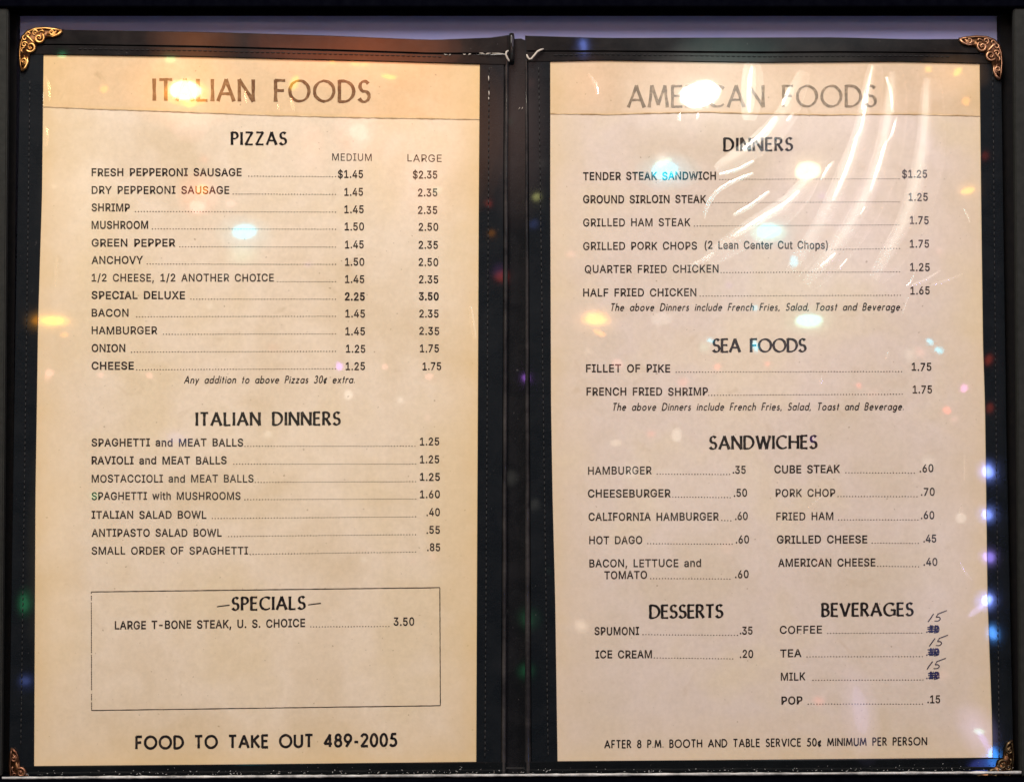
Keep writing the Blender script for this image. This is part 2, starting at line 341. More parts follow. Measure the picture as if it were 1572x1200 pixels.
# ------------------------------------------------------------------ lettering
INTER = json.loads(r'''{"A":[480,[[16,0,201,509,276,509,463,0,395,0,287,302,264,372,232,478,245,478,213,371,191,302,85,0],[110,142,110,199,370,199,370,142]]],"B":[456,[[60,0,60,509,241,509,266,508,289,504,310,499,329,491,345,481,359,469,371,456,381,442,388,426,394,410,397,392,398,374,387,320,356,286,315,267,315,262,363,245,402,203,409,189,414,173,417,155,418,136,417,117,413,100,408,83,400,67,390,52,377,39,362,28,344,18,324,10,301,4,275,1,247,0],[125,57,245,57,272,58,296,63,315,70,330,80,341,92,349,105,354,120,355,137,342,184,306,218,248,231,125,231],[125,285,238,285,288,296,323,326,336,372,334,388,330,403,323,417,313,429,299,439,283,446,263,450,240,452,125,452]]],"C":[510,[[267,-7,235,-5,205,1,177,11,150,25,126,42,104,63,86,88,70,115,57,146,48,179,42,215,40,254,42,293,48,329,57,362,70,393,86,421,104,445,126,466,150,484,177,498,205,508,235,514,267,516,340,504,402,471,415,460,427,447,438,433,448,418,456,402,463,385,469,367,473,348,408,348,389,395,357,428,315,449,267,456,245,454,223,450,203,443,184,432,166,419,150,403,137,385,125,364,116,340,109,314,105,285,103,254,105,223,109,194,116,168,125,145,137,123,151,105,166,89,184,76,203,66,223,59,245,54,267,53,315,60,357,81,389,114,408,160,473,160,469,142,463,124,457,107,448,91,438,76,428,62,416,49,402,38,341,5]]],"D":[502,[[219,0,96,0,96,57,215,57,244,58,272,63,296,70,318,81,337,94,354,110,368,128,379,149,388,172,394,198,398,226,399,255,398,285,394,312,388,337,379,361,368,381,354,399,338,415,320,428,299,438,275,446,249,450,221,452,93,452,93,509,225,509,261,507,294,501,325,492,353,478,377,461,399,441,418,418,433,391,446,361,455,329,460,293,462,255,460,217,455,181,446,149,433,119,417,92,398,68,376,48,351,31,322,17,291,8,256,2],[125,509,125,0,60,0,60,509]]],"E":[419,[[60,0,60,509,372,509,372,452,125,452,125,286,355,286,355,229,125,229,125,57,375,57,375,0]]],"F":[410,[[60,0,60,509,369,509,369,452,125,452,125,278,346,278,346,221,125,221,125,0]]],"G":[520,[[269,-7,236,-5,205,1,176,11,149,25,125,43,104,64,85,88,69,116,57,146,47,179,42,215,40,254,42,293,47,329,57,362,69,393,85,421,103,445,125,466,149,484,175,498,203,508,233,514,265,516,285,515,304,513,322,509,340,504,358,497,374,489,389,480,403,469,449,416,458,401,465,384,470,367,474,349,408,349,387,393,356,427,315,448,265,456,243,454,222,450,202,443,183,432,166,419,150,404,137,385,125,364,116,340,109,314,105,285,103,254,105,223,109,194,116,168,125,145,137,124,151,105,166,90,184,76,203,66,224,59,246,54,269,53,290,54,309,57,328,63,345,71,360,81,374,93,386,107,396,123,404,141,410,160,414,180,415,202,434,199,283,199,283,256,478,256,478,200,476,170,471,141,463,115,451,91,436,69,419,50,399,33,377,19,352,8,326,0,298,-5]]],"H":[517,[[60,0,60,509,125,509,125,289,392,289,392,509,457,509,457,0,392,0,392,232,125,232,125,0]]],"I":[300,[[31,0,31,57,118,57,118,452,31,452,31,509,269,509,269,452,183,452,183,57,269,57,269,0]]],"J":[396,[[185,-7,153,-4,124,3,98,15,75,33,57,55,44,81,36,111,33,145,33,173,98,173,98,145,99,123,104,104,111,88,122,74,134,64,149,56,166,51,185,50,204,51,220,56,235,64,248,74,258,88,266,104,270,123,272,145,272,509,336,509,336,145,334,111,326,81,313,55,294,33,271,15,246,3,217,-4]]],"K":[467,[[104,145,104,216,139,261,174,303,212,344,364,509,448,509,231,276,228,276],[60,0,60,509,125,509,125,334,124,225,125,193,125,0],[372,0,188,259,228,309,449,0]]],"L":[393,[[60,0,60,509,125,509,125,57,361,57,361,0]]],"M":[628,[[60,0,60,509,152,509,314,92,476,509,568,509,568,0,504,0,504,398,344,0,284,0,124,398,124,0]]],"N":[523,[[60,0,60,509,130,509,399,108,399,509,463,509,463,0,394,0,124,402,124,0]]],"O":[533,[[267,-7,235,-5,205,1,177,11,150,25,126,42,105,63,86,88,70,115,57,146,48,179,42,215,40,254,42,293,48,329,57,362,70,393,86,421,105,445,126,466,150,484,177,498,205,508,235,514,267,516,299,514,329,508,357,498,384,484,408,466,429,445,448,421,464,393,477,362,486,329,491,293,493,254,491,215,486,179,477,146,464,115,448,88,429,63,408,42,384,25,357,11,329,1,299,-5],[267,53,289,54,310,59,330,66,349,76,367,89,383,105,396,123,408,144,418,168,425,194,429,223,430,254,429,286,425,314,418,341,408,365,396,386,383,404,367,420,349,433,330,443,310,450,289,454,267,456,245,454,223,450,203,443,184,433,167,420,151,404,137,385,125,364,116,340,109,314,105,285,103,254,105,223,109,194,116,168,125,144,137,123,151,105,167,89,184,76,203,66,223,59,245,54]]],"P":[445,[[60,0,60,509,235,509,263,507,289,503,312,497,332,487,350,476,366,462,379,447,390,430,398,411,404,391,407,370,409,348,407,325,404,304,398,284,390,265,379,248,366,233,350,219,332,207,312,198,289,191,263,187,235,186,109,186,109,242,233,242,252,243,269,246,284,250,297,256,333,294,344,348,333,402,297,439,284,444,268,449,251,451,232,452,125,452,125,0]]],"R":[449,[[60,0,60,509,236,509,264,507,290,504,313,497,333,489,351,478,367,465,380,450,390,433,399,415,405,395,408,374,409,352,408,330,405,309,399,290,390,271,380,255,367,240,351,228,333,217,312,209,289,203,264,199,236,198,96,198,96,255,234,255,252,256,269,258,284,262,298,267,334,300,345,352,334,405,298,440,284,445,269,449,252,451,233,452,125,452,125,0],[353,0,230,229,303,229,428,0]]],"S":[447,[[224,-9,197,-8,172,-4,149,1,128,9,108,19,91,31,76,45,64,60,54,77,46,96,41,115,38,137,104,137,123,88,166,59,224,49,286,60,329,92,346,139,332,179,296,205,245,222,184,239,154,249,128,260,105,274,86,289,71,307,60,326,54,348,52,372,53,393,58,413,65,431,75,448,87,463,102,476,119,488,138,498,158,506,180,511,203,514,227,516,252,514,275,511,296,505,316,498,334,488,351,476,365,463,377,449,387,433,394,415,399,397,401,378,337,378,334,396,326,412,316,426,302,437,286,447,267,453,247,457,225,459,167,448,129,418,115,376,131,334,169,308,212,293,264,279,312,264,359,238,395,198,401,185,405,171,407,155,408,139,407,118,403,99,396,81,386,64,374,48,360,34,343,21,323,11,302,2,278,-4,252,-8]]],"T":[449,[[32,452,32,509,417,509,417,452,257,452,257,0,193,0,193,452]]],"U":[517,[[259,-8,230,-7,203,-2,177,5,154,15,133,28,114,43,98,60,85,80,74,101,66,124,62,148,60,173,60,509,124,509,124,178,125,160,128,144,133,128,141,113,150,99,160,87,173,77,187,68,203,61,220,56,239,53,259,52,279,53,298,56,315,61,331,68,345,77,357,87,368,99,377,113,384,128,389,144,392,160,393,178,393,509,457,509,457,173,456,148,451,124,443,101,433,80,419,60,403,43,384,28,363,15,340,5,315,-2,288,-7]]],"V":[480,[[204,0,16,509,84,509,192,206,215,137,248,31,235,31,267,138,290,206,395,509,463,509,278,0]]],"W":[686,[[155,0,16,509,82,509,163,196,175,145,187,94,197,40,189,40,200,94,211,145,224,196,306,509,380,509,462,196,474,145,486,94,497,40,488,40,499,94,510,145,523,196,603,509,670,509,530,0,455,0,368,323,351,391,336,475,350,475,335,395,318,323,230,0]]],"X":[474,[[18,0,217,284,217,236,29,509,104,509,178,400,204,361,223,329,243,292,232,292,252,329,272,361,298,400,374,509,446,509,259,239,259,287,456,0,382,0,292,129,268,165,250,195,230,231,244,231,225,196,206,166,182,129,91,0]]],"Y":[472,[[203,0,203,208,16,509,91,509,192,344,222,292,250,230,224,230,251,293,280,344,381,509,455,509,268,208,268,0]]],"Q":[533,[[245,159,313,159,369,85,384,65,468,-48,401,-48,346,27,331,46],[267,-7,235,-5,205,1,177,11,150,25,126,42,105,63,86,88,70,115,57,146,48,179,42,215,40,254,42,293,48,329,57,362,70,393,86,421,105,445,126,466,150,484,177,498,205,508,235,514,267,516,299,514,329,508,357,498,384,484,408,466,429,445,448,421,464,393,477,362,486,329,491,293,493,254,491,215,486,179,477,146,464,115,448,88,429,63,408,42,384,25,357,11,329,1,299,-5],[267,53,289,54,310,59,330,66,349,76,367,89,383,105,396,123,408,144,418,168,425,194,429,223,430,254,429,286,425,314,418,341,408,365,396,386,383,404,367,420,349,433,330,443,310,450,289,454,267,456,245,454,223,450,203,443,184,433,167,420,151,404,137,385,125,364,116,340,109,314,105,285,103,254,105,223,109,194,116,168,125,144,137,123,151,105,167,89,184,76,203,66,223,59,245,54]]],"a":[389,[[160,-9,142,-8,126,-5,110,-1,94,5,80,12,68,22,57,32,48,45,40,58,35,73,31,90,30,108,43,161,78,193,125,211,178,220,234,227,265,235,276,255,276,257,267,297,240,322,196,331,149,322,118,301,100,274,41,291,48,308,57,322,67,335,79,346,133,375,194,384,239,379,286,360,322,320,329,306,333,290,336,272,337,251,337,0,277,0,277,52,272,52,252,25,215,1],[170,45,187,46,202,49,216,53,228,59,263,93,276,138,276,190,259,182,231,176,200,171,175,168,134,159,103,139,92,105,102,72,130,52]]],"c":[396,[[207,-8,182,-7,159,-2,137,6,117,16,98,30,82,46,68,64,56,85,46,108,40,133,36,159,34,187,36,216,40,243,46,268,56,291,68,312,82,330,98,346,117,360,137,371,159,378,182,383,207,384,260,377,305,356,340,322,362,277,303,262,290,289,270,311,242,325,207,330,189,329,173,325,158,319,145,310,134,300,124,287,115,274,108,258,103,242,99,224,97,206,96,187,97,169,99,151,103,134,108,117,115,102,124,89,134,76,145,66,158,57,173,51,189,48,207,46,243,52,271,66,292,89,304,117,363,102,341,56,306,21,261,-1]]],"d":[424,[[195,-8,172,-7,151,-2,130,5,111,16,94,29,79,45,66,64,55,84,46,108,39,133,35,160,34,189,35,218,39,245,46,270,55,293,66,313,79,332,95,347,112,361,131,371,151,378,173,383,196,384,253,373,287,346,306,319,311,319,311,509,372,509,372,0,313,0,313,59,307,59,287,31,252,4],[205,47,221,48,236,51,250,57,263,65,274,75,284,86,293,100,299,115,305,132,309,150,311,169,312,189,311,210,309,229,305,247,300,263,293,278,284,291,275,302,263,312,251,320,237,325,221,329,205,330,187,329,172,325,157,319,145,311,133,301,124,290,115,276,108,261,103,245,99,227,97,209,96,189,97,170,99,151,103,133,109,117,115,101,124,88,134,76,145,66,158,57,172,51,188,48]]],"e":[404,[[212,-8,185,-7,161,-2,138,6,117,16,98,30,82,46,68,64,56,85,46,108,40,132,35,159,34,187,35,215,39,242,46,267,55,290,67,311,81,329,97,346,115,359,135,370,157,378,180,383,205,384,266,374,319,341,331,329,341,315,350,299,357,282,363,263,368,242,370,219,371,194,371,169,75,169,75,221,338,221,310,202,298,269,291,282,283,294,273,305,263,314,250,321,237,326,222,329,205,330,189,329,173,326,159,321,146,313,109,270,96,211,96,178,97,157,100,139,104,122,110,106,118,92,128,80,139,70,151,61,165,55,179,50,195,47,212,46,254,53,285,73,306,105,365,91,335,39,283,4,266,-1,249,-5,231,-7]]],"h":[410,[[114,227,114,0,53,0,53,509,114,509,114,287,102,287,112,312,124,332,137,349,152,362,169,372,187,379,207,383,227,384,246,383,264,380,280,376,295,369,309,360,321,349,332,336,341,321,348,304,353,285,356,264,357,240,357,0,296,0,296,235,295,256,290,275,283,291,273,304,260,315,246,323,229,328,210,329,161,317,126,283]]],"i":[167,[[53,0,53,379,114,379,114,0],[84,443,54,455,41,483,54,512,84,524,114,512,126,483,114,455]]],"l":[189,[[139,-2,119,-1,101,3,86,10,74,20,65,33,58,47,54,65,53,84,53,509,114,509,114,99,120,62,146,52,160,53,170,54,181,3,162,-1]]],"n":[410,[[114,227,114,0,53,0,53,379,112,379,112,287,102,287,112,312,124,332,137,349,152,362,169,372,187,379,207,383,227,384,246,383,264,380,280,376,295,369,309,360,321,349,332,336,341,321,348,304,353,285,356,264,357,240,357,0,296,0,296,235,295,256,290,275,283,291,273,304,260,315,246,323,229,328,210,329,161,317,126,283]]],"o":[415,[[207,-8,182,-7,159,-2,137,6,117,16,98,30,82,46,68,64,56,85,46,108,40,133,36,159,34,187,36,216,40,243,46,268,56,291,68,312,82,330,98,346,117,360,137,371,159,378,182,383,207,384,233,383,256,378,278,371,299,360,317,346,333,330,347,312,359,291,369,268,376,243,380,216,381,187,380,159,376,133,369,108,359,85,347,64,333,46,317,30,299,16,278,6,256,-2,233,-7],[207,46,226,48,242,51,257,57,270,66,282,76,292,89,300,102,307,117,312,134,316,151,318,169,319,187,318,206,316,224,312,242,307,258,300,274,292,287,282,300,270,310,257,319,242,325,226,329,207,330,189,329,173,325,158,319,145,310,134,300,124,287,115,274,108,258,103,242,99,224,97,206,96,187,97,169,99,151,103,134,108,117,115,102,124,89,134,76,145,66,158,57,173,51,189,48]]],"p":[424,[[53,-143,53,379,112,379,112,319,118,319,137,346,171,373,229,384,252,383,274,378,294,371,313,361,330,347,345,332,359,313,370,293,379,270,385,245,389,218,390,189,389,160,385,133,379,108,370,84,359,64,346,45,330,29,313,16,294,5,274,-2,252,-7,229,-8,173,4,138,31,118,59,114,59,114,-143],[220,47,237,48,253,51,267,57,279,66,291,76,301,88,309,101,316,117,321,133,325,151,327,170,328,189,327,209,325,227,321,245,316,261,309,276,301,290,291,301,280,311,267,319,253,325,237,329,220,330,203,329,188,325,174,320,161,312,150,302,140,291,132,278,125,263,120,247,116,229,113,210,113,189,113,169,116,150,120,132,125,115,132,100,140,86,150,75,162,65,174,57,188,51,204,48]]],"r":[259,[[53,0,53,379,112,379,112,321,115,321,122,335,130,347,140,358,152,367,166,375,181,380,196,384,213,385,229,384,243,384,243,322,230,324,207,326,159,315,126,284,114,237,114,0]]],"s":[365,[[182,-8,163,-7,145,-5,128,-2,112,3,98,10,84,18,72,27,62,38,53,50,45,63,40,78,36,94,94,107,99,92,105,79,114,69,124,60,136,54,150,49,165,46,181,45,200,46,217,50,232,55,244,62,255,71,262,81,267,91,268,103,254,136,212,155,149,170,125,177,104,186,87,196,72,208,61,222,53,237,48,255,47,274,48,290,51,305,57,319,65,332,75,343,87,354,100,363,115,370,131,377,149,381,167,384,187,384,206,384,223,381,239,378,254,372,299,339,324,290,268,277,243,316,232,323,219,328,205,331,187,333,171,332,156,329,143,324,131,317,121,308,114,299,110,289,109,277,124,243,172,223,229,209,254,202,275,194,292,183,306,171,317,158,325,142,330,125,331,107,330,90,326,75,321,61,312,47,302,35,290,24,276,15,260,6,242,0,223,-5,203,-7]]],"t":[227,[[204,379,204,327,6,327,6,379],[65,471,126,471,126,98,136,61,170,50,185,51,202,54,213,2,192,-3,168,-4,145,-3,125,2,107,10,92,21,80,35,72,52,67,71,65,93]]],"u":[410,[[182,-5,164,-4,146,-1,130,4,115,11,101,20,89,31,78,44,69,59,62,76,57,95,54,116,53,139,53,379,114,379,114,144,115,123,119,105,127,89,137,75,150,64,164,56,181,52,200,50,249,62,283,97,296,153,296,379,357,379,357,0,298,0,298,92,307,92,297,67,286,47,272,30,257,17,240,7,222,0,203,-4]]],"w":[567,[[138,0,23,379,87,379,133,214,154,137,175,41,165,41,186,135,206,214,252,379,316,379,362,214,382,136,402,41,391,41,413,135,434,214,480,379,545,379,429,0,368,0,319,172,305,225,291,280,277,338,291,338,277,280,263,225,248,172,199,0]]],"0":[453,[[227,-7,199,-5,174,1,151,11,130,24,111,41,95,62,80,86,69,113,60,144,53,178,49,214,48,254,49,294,53,330,60,364,69,395,81,422,95,447,112,467,130,484,151,498,174,508,200,514,227,516,254,514,279,508,302,498,323,484,342,467,358,447,372,422,384,395,393,364,400,330,404,294,405,254,404,214,400,178,393,144,384,113,373,86,359,62,342,41,323,24,302,11,279,1,254,-5],[227,50,245,51,261,56,276,63,290,74,303,87,313,103,323,122,330,144,336,168,340,194,343,223,344,254,343,285,340,314,336,341,330,365,323,387,313,405,303,422,290,435,276,446,261,453,245,458,227,460,209,458,192,453,177,446,163,435,151,422,140,405,131,387,123,365,117,341,113,314,110,285,109,254,110,223,113,194,117,168,123,144,131,122,140,103,151,87,163,74,177,63,192,56,209,51]]],"1":[453,[[76,0,76,55,391,55,391,0],[276,509,276,0,212,0,212,448,209,448,86,358,86,427,198,509]]],"2":[453,[[64,0,64,47,234,229,282,282,311,327,320,371,308,419,273,449,224,460,172,447,139,413,127,362,66,362,67,384,71,405,77,424,86,442,98,459,111,473,126,486,143,496,162,505,182,511,203,514,225,516,247,514,268,511,288,505,306,497,323,486,337,474,350,461,361,445,370,428,376,411,380,392,381,372,371,318,336,259,267,180,153,60,153,57,389,57,389,0]]],"3":[453,[[218,-7,195,-6,173,-3,152,2,133,10,114,19,98,30,83,43,70,57,60,74,52,91,46,111,44,132,109,132,126,87,165,59,219,50,275,61,315,93,329,145,316,196,308,207,299,217,288,226,275,234,260,240,242,244,223,247,201,248,157,248,157,299,288,448,288,452,70,452,70,509,372,509,372,461,211,278,211,289,239,290,264,288,287,284,308,276,327,265,344,253,359,239,371,222,381,205,387,186,392,166,393,145,392,123,387,103,380,84,370,66,358,50,344,36,327,23,309,12,288,4,266,-2,243,-6]]],"4":[453,[[40,105,40,158,247,509,311,509,109,166,109,163,413,163,413,105],[282,0,282,121,282,146,282,318,343,318,343,0]]],"5":[453,[[221,-7,199,-6,178,-2,159,3,140,11,123,21,108,32,94,45,83,60,73,76,66,93,62,111,60,130,122,130,138,89,173,60,221,50,276,64,314,104,328,162,327,178,324,193,320,208,314,221,275,262,262,269,248,273,233,276,218,277,167,268,128,246,67,253,96,509,366,509,366,452,151,452,134,301,136,301,178,325,229,334,294,321,345,285,379,231,391,163,390,139,385,117,379,95,369,76,357,57,343,41,327,27,309,15,289,6,268,-1,245,-5]]],"6":[453,[[226,-7,203,-5,182,-1,161,5,142,15,125,26,109,40,96,56,84,74,75,94,69,115,65,138,64,162,65,180,68,199,73,219,80,239,89,261,102,285,118,311,137,340,252,509,322,509,151,261,145,261,165,288,196,307,235,314,257,313,278,309,298,303,316,295,332,284,346,271,359,257,370,240,378,221,384,201,388,180,389,157,388,134,384,112,377,92,368,73,356,55,343,39,327,26,310,14,291,5,271,-2,249,-6],[226,48,279,63,314,101,327,157,314,213,279,251,226,265,174,252,138,214,125,158,138,102,174,63]]],"7":[453,[[97,0,323,448,323,452,62,452,62,509,391,509,391,449,165,0]]],"8":[453,[[226,-7,201,-6,178,-2,156,3,136,11,117,21,101,33,86,47,74,62,64,78,57,96,53,115,52,135,65,195,101,241,153,265,153,267,135,273,119,282,105,293,93,308,83,324,76,342,72,360,70,380,72,399,75,417,82,434,90,450,101,464,114,477,129,488,146,498,164,506,184,511,204,514,226,516,248,514,269,511,288,506,306,498,323,488,337,477,350,464,361,450,370,434,377,417,380,399,382,380,380,361,376,342,369,324,359,308,347,293,333,282,318,273,300,267,300,265,351,241,387,195,401,135,399,115,395,96,388,78,378,62,366,47,352,33,335,21,317,11,296,3,275,-2,251,-6],[226,49,285,60,323,91,337,139,322,189,283,223,226,235,169,223,130,189,115,139,129,91,167,60],[226,290,274,300,307,330,319,376,308,420,275,449,226,460,177,449,145,420,133,376,145,330,178,300]]],"9":[453,[[226,516,249,514,271,510,291,503,310,494,328,482,343,468,356,452,368,434,377,414,384,393,388,371,389,347,388,328,385,309,380,290,373,270,363,248,350,224,334,197,315,168,200,0,130,0,301,248,307,248,287,221,257,202,218,195,195,196,175,199,155,206,137,214,121,225,106,237,94,252,83,269,74,287,68,307,65,329,64,352,65,375,69,397,75,417,85,436,96,454,110,469,125,483,143,494,162,504,182,510,203,514],[226,460,174,446,138,407,125,352,138,295,174,257,226,243,279,257,314,295,327,350,314,407,279,446]]],"$":[447,[[202,-74,202,583,244,583,244,-74],[224,-9,197,-8,172,-4,149,1,128,9,108,19,91,31,76,45,64,60,54,77,46,96,41,115,38,137,104,137,123,88,166,59,224,49,286,60,329,92,346,139,332,179,296,205,245,222,184,239,154,249,128,260,105,274,86,289,71,307,60,326,54,348,52,372,53,393,58,413,65,431,75,448,87,463,102,476,119,488,138,498,158,506,180,511,203,514,227,516,252,514,275,511,296,505,316,498,334,488,351,476,365,463,377,449,387,433,394,415,399,397,401,378,337,378,334,396,326,412,316,426,302,437,286,447,267,453,247,457,225,459,167,448,129,418,115,376,131,334,169,308,212,293,264,279,312,264,359,238,395,198,401,185,405,171,407,155,408,139,407,118,403,99,396,81,386,64,374,48,360,34,343,21,323,11,302,2,278,-4,252,-8]]],".":[188,[[95,-4,63,9,50,41,63,73,95,87,128,73,141,41,128,9]]],",":[188,[[38,-119,68,71,137,71,84,-119]]],"/":[249,[[235,533,71,-76,14,-76,178,533]]],"-":[453,[[337,244,337,188,114,188,114,244]]],"(":[273,[[89,207,90,235,92,264,96,293,101,324,107,354,114,384,122,413,132,441,142,468,153,494,164,517,177,539,236,539,223,512,212,485,201,457,191,428,182,399,174,370,167,342,161,313,157,285,154,258,152,232,151,207,160,115,188,16,236,-96,177,-96,156,-59,139,-21,124,16,111,55,102,93,95,131,90,169]]],")":[273,[[37,-96,86,18,113,116,122,207,121,232,119,258,116,285,112,313,106,342,99,370,91,399,82,428,73,457,62,485,50,512,37,539,97,539,109,517,121,494,131,468,142,441,151,413,159,384,167,354,173,323,178,293,181,264,183,235,184,207,183,168,178,130,171,92,161,53,149,15,134,-22,117,-59,97,-96]]]}''')
CAP_I = 509.0

def arc(cx, cy, rx, ry, a0, a1, n=None):
    n = n or max(4, int(abs(a1 - a0) / 14))
    return [(cx + rx * math.cos(R(a0 + (a1 - a0) * i / n)), cy + ry * math.sin(R(a0 + (a1 - a0) * i / n))) for i in range(n + 1)]

ST = [(0, 0), (0, 1)]
SK = {
 'A': (.76, [[(0, 0), (.38, 1)], [(.38, 1), (.76, 0)], [(.13, .33), (.63, .33)]]),
 'B': (.49, [ST, [(0, 1), (.2, 1)] + arc(.2, .765, .235, .235, 90, -90) + [(0, .53)], [(0, .53), (.22, .53)] + arc(.22, .265, .27, .265, 90, -90) + [(0, 0)]]),
 'C': (.74, [arc(.46, .5, .46, .5, 52, 308)]),
 'D': (.70, [ST, [(0, 1), (.2, 1)] + arc(.2, .5, .5, .5, 90, -90) + [(0, 0)]]),
 'E': (.44, [ST, [(0, 1), (.44, 1)], [(0, .53), (.39, .53)], [(0, 0), (.45, 0)]]),
 'F': (.42, [ST, [(0, 1), (.43, 1)], [(0, .51), (.37, .51)]]),
 'G': (.82, [arc(.46, .5, .46, .5, 50, 325), [(.83, .05), (.83, .45)], [(.56, .45), (.83, .45)]]),
 'H': (.66, [ST, [(.66, 0), (.66, 1)], [(0, .52), (.66, .52)]]),
 'I': (0.02, [[(.01, 0), (.01, 1)]]),
 'K': (.56, [ST, [(.54, 1), (.02, .46)], [(.16, .6), (.58, 0)]]),
 'L': (.42, [ST, [(0, 0), (.42, 0)]]),
 'M': (.88, [[(0, 0), (.12, 1)], [(.12, 1), (.44, .12)], [(.44, .12), (.76, 1)], [(.76, 1), (.88, 0)]]),
 'N': (.68, [ST, [(0, 1), (.68, 0)], [(.68, 0), (.68, 1)]]),
 'O': (.94, [arc(.47, .5, .47, .5, 80, 440)]),
 'P': (.46, [ST, [(0, 1), (.2, 1)] + arc(.2, .74, .26, .26, 90, -90) + [(0, .48)]]),
 'R': (.52, [ST, [(0, 1), (.2, 1)] + arc(.2, .75, .25, .25, 90, -90) + [(0, .5)], [(.2, .5), (.52, 0)]]),
 'S': (.48, [arc(.25, .75, .215, .25, 40, 250) + arc(.23, .26, .245, .26, 75, -150)]),
 'T': (.56, [[(.28, 0), (.28, 1)], [(0, 1), (.56, 1)]]),
 'U': (.60, [[(0, 1), (0, .3)] + arc(.3, .3, .3, .3, 180, 360) + [(.6, .3), (.6, 1)]]),
 'V': (.70, [[(0, 1), (.35, 0)], [(.35, 0), (.70, 1)]]),
 'W': (1.04, [[(0, 1), (.27, 0)], [(.27, 0), (.52, .95)], [(.52, .95), (.78, 0)], [(.78, 0), (1.04, 1)]]),
 'Z': (.56, [[(.03, 1), (.54, 1)], [(.54, 1), (.0, 0)], [(.0, 0), (.56, 0)]]),
 '-': (.26, [[(0, .36), (.26, .36)]]),
 '.': (.02, [[(.0, .05), (.03, .05)]]),
 ',': (.04, [[(.04, .07), (-.02, -.12)]]),
 '0': (.52, [arc(.26, .5, .26, .5, 90, 450)]),
 '2': (.50, [arc(.25, .745, .24, .255, 165, -35) + [(.0, 0)], [(0, 0), (.52, 0)]]),
 '3': (.46, [arc(.21, .755, .21, .235, 150, -80) + arc(.21, .26, .25, .26, 85, -150)]),
 '4': (.58, [[(.44, 0), (.44, 1)], [(.44, 1), (0, .24)], [(0, .24), (.58, .24)]]),
 '5': (.50, [[(.46, 1), (.14, 1)], [(.14, 1), (.07, .56)] + arc(.2, .32, .28, .31, 110, -140)]),
 '8': (.50, [arc(.25, .765, .2, .225, -90, 270), arc(.25, .275, .25, .27, 90, 450)]),
 '9': (.54, [arc(.27, .68, .265, .31, -20, 340), [(.52, .6), (.14, -.01)]]),
 '\u00a2': (.40, [arc(.24, .31, .24, .29, 50, 310), [(.15, -.12), (.33, .74)]]),
 'a': (.54, [arc(.27, .3, .27, .3, 0, 360), [(.55, 0), (.55, .62)]]),
 'b': (.55, [[(0, 0), (0, 1.03)], arc(.28, .3, .27, .3, 0, 360)]),
 'c': (.46, [arc(.29, .3, .28, .3, 50, 310)]),
 'd': (.55, [arc(.27, .3, .27, .3, 0, 360), [(.55, 0), (.55, 1.03)]]),
 'e': (.54, [[(.02, .33), (.53, .33)], arc(.28, .3, .27, .3, 6, 312)]),
 'g': (.55, [arc(.27, .3, .27, .3, 0, 360), [(.55, .6), (.55, -.06)] + arc(.29, -.06, .26, .24, 0, -140)]),
 'h': (.46, [[(0, 0), (0, 1.03)], arc(.23, .37, .23, .24, 180, 0) + [(.46, 0)]]),
 'i': (.02, [[(.01, 0), (.01, .6)], [(.01, .80), (.01, .88)]]),
 'l': (.02, [[(.01, 0), (.01, 1.03)]]),
 'n': (.46, [[(0, 0), (0, .61)], arc(.23, .37, .23, .24, 180, 0) + [(.46, 0)]]),
 'o': (.58, [arc(.29, .3, .29, .3, 90, 450)]),
 'r': (.28, [[(0, 0), (0, .61)], arc(.2, .36, .2, .25, 180, 55)]),
 's': (.36, [arc(.18, .455, .14, .15, 40, 255) + arc(.18, .155, .17, .155, 75, -150)]),
 't': (.26, [[(.13, 0), (.13, .88)], [(0, .6), (.27, .6)]]),
 'u': (.46, [[(0, .61), (0, .24)] + arc(.23, .24, .23, .24, 180, 360), [(.46, 0), (.46, .61)]]),
 'v': (.46, [[(0, .61), (.23, 0)], [(.23, 0), (.46, .61)]]),
 'x': (.46, [[(0, .61), (.46, 0)], [(.46, .61), (0, 0)]]),
 'y': (.48, [[(0, .61), (.25, .02)], [(.48, .61), (.12, -.28)]]),
 'z': (.44, [[(.02, .6), (.42, .6)], [(.42, .6), (0, .01)], [(0, .01), (.44, .01)]]),
}
ASC = {'mono': 0, 'nib': 1}

def ribbons(polys, wfun, flare, jit):
    """pen strokes to quads, in glyph units"""
    out = []
    for pl in polys:
        pts = [Vector(q) for q in pl]
        q2 = [pts[0]]
        for a in pts[1:]:
            if (a - q2[-1]).length > 1e-4: q2.append(a)
        pts = q2
        closed = (pts[0] - pts[-1]).length < 1e-3 and len(pts) > 6
        if len(pts) == 2:                       # a straight stroke: a few stations for the flare and the rough edge
            a, b = pts; pts = [a.lerp(b, i / 5) for i in range(6)]
        n = len(pts); L = []
        for i, q in enumerate(pts):
            if closed: t = pts[(i + 1) % (n - 1)] - pts[(i - 1) % (n - 1)]
            else: t = pts[min(i + 1, n - 1)] - pts[max(i - 1, 0)]
            t.normalize(); nn = Vector((-t.y, t.x))
            h = wfun(math.atan2(t.y, t.x)) * .5
            if not closed:
                e = min(i, n - 1 - i)
                h *= 1 + (flare if e == 0 else flare * .35 if e == 1 else 0)
                if i == 0: q = q - t * .035
                if i == n - 1: q = q + t * .035
            L.append((q + nn * (h + random.uniform(-jit, jit)), q - nn * (h + random.uniform(-jit, jit))))
        if closed: L[-1] = L[0]
        out.append(L)
    return out

PAGE_Y = 0.0
def lay(mb, quads, y):
    for L in quads:
        vs = []
        for a, b in L: vs += [at(*a, y), at(*b, y)]
        mb.add(vs, [(2 * i, 2 * i + 1, 2 * i + 3, 2 * i + 2) for i in range(len(L) - 1)])

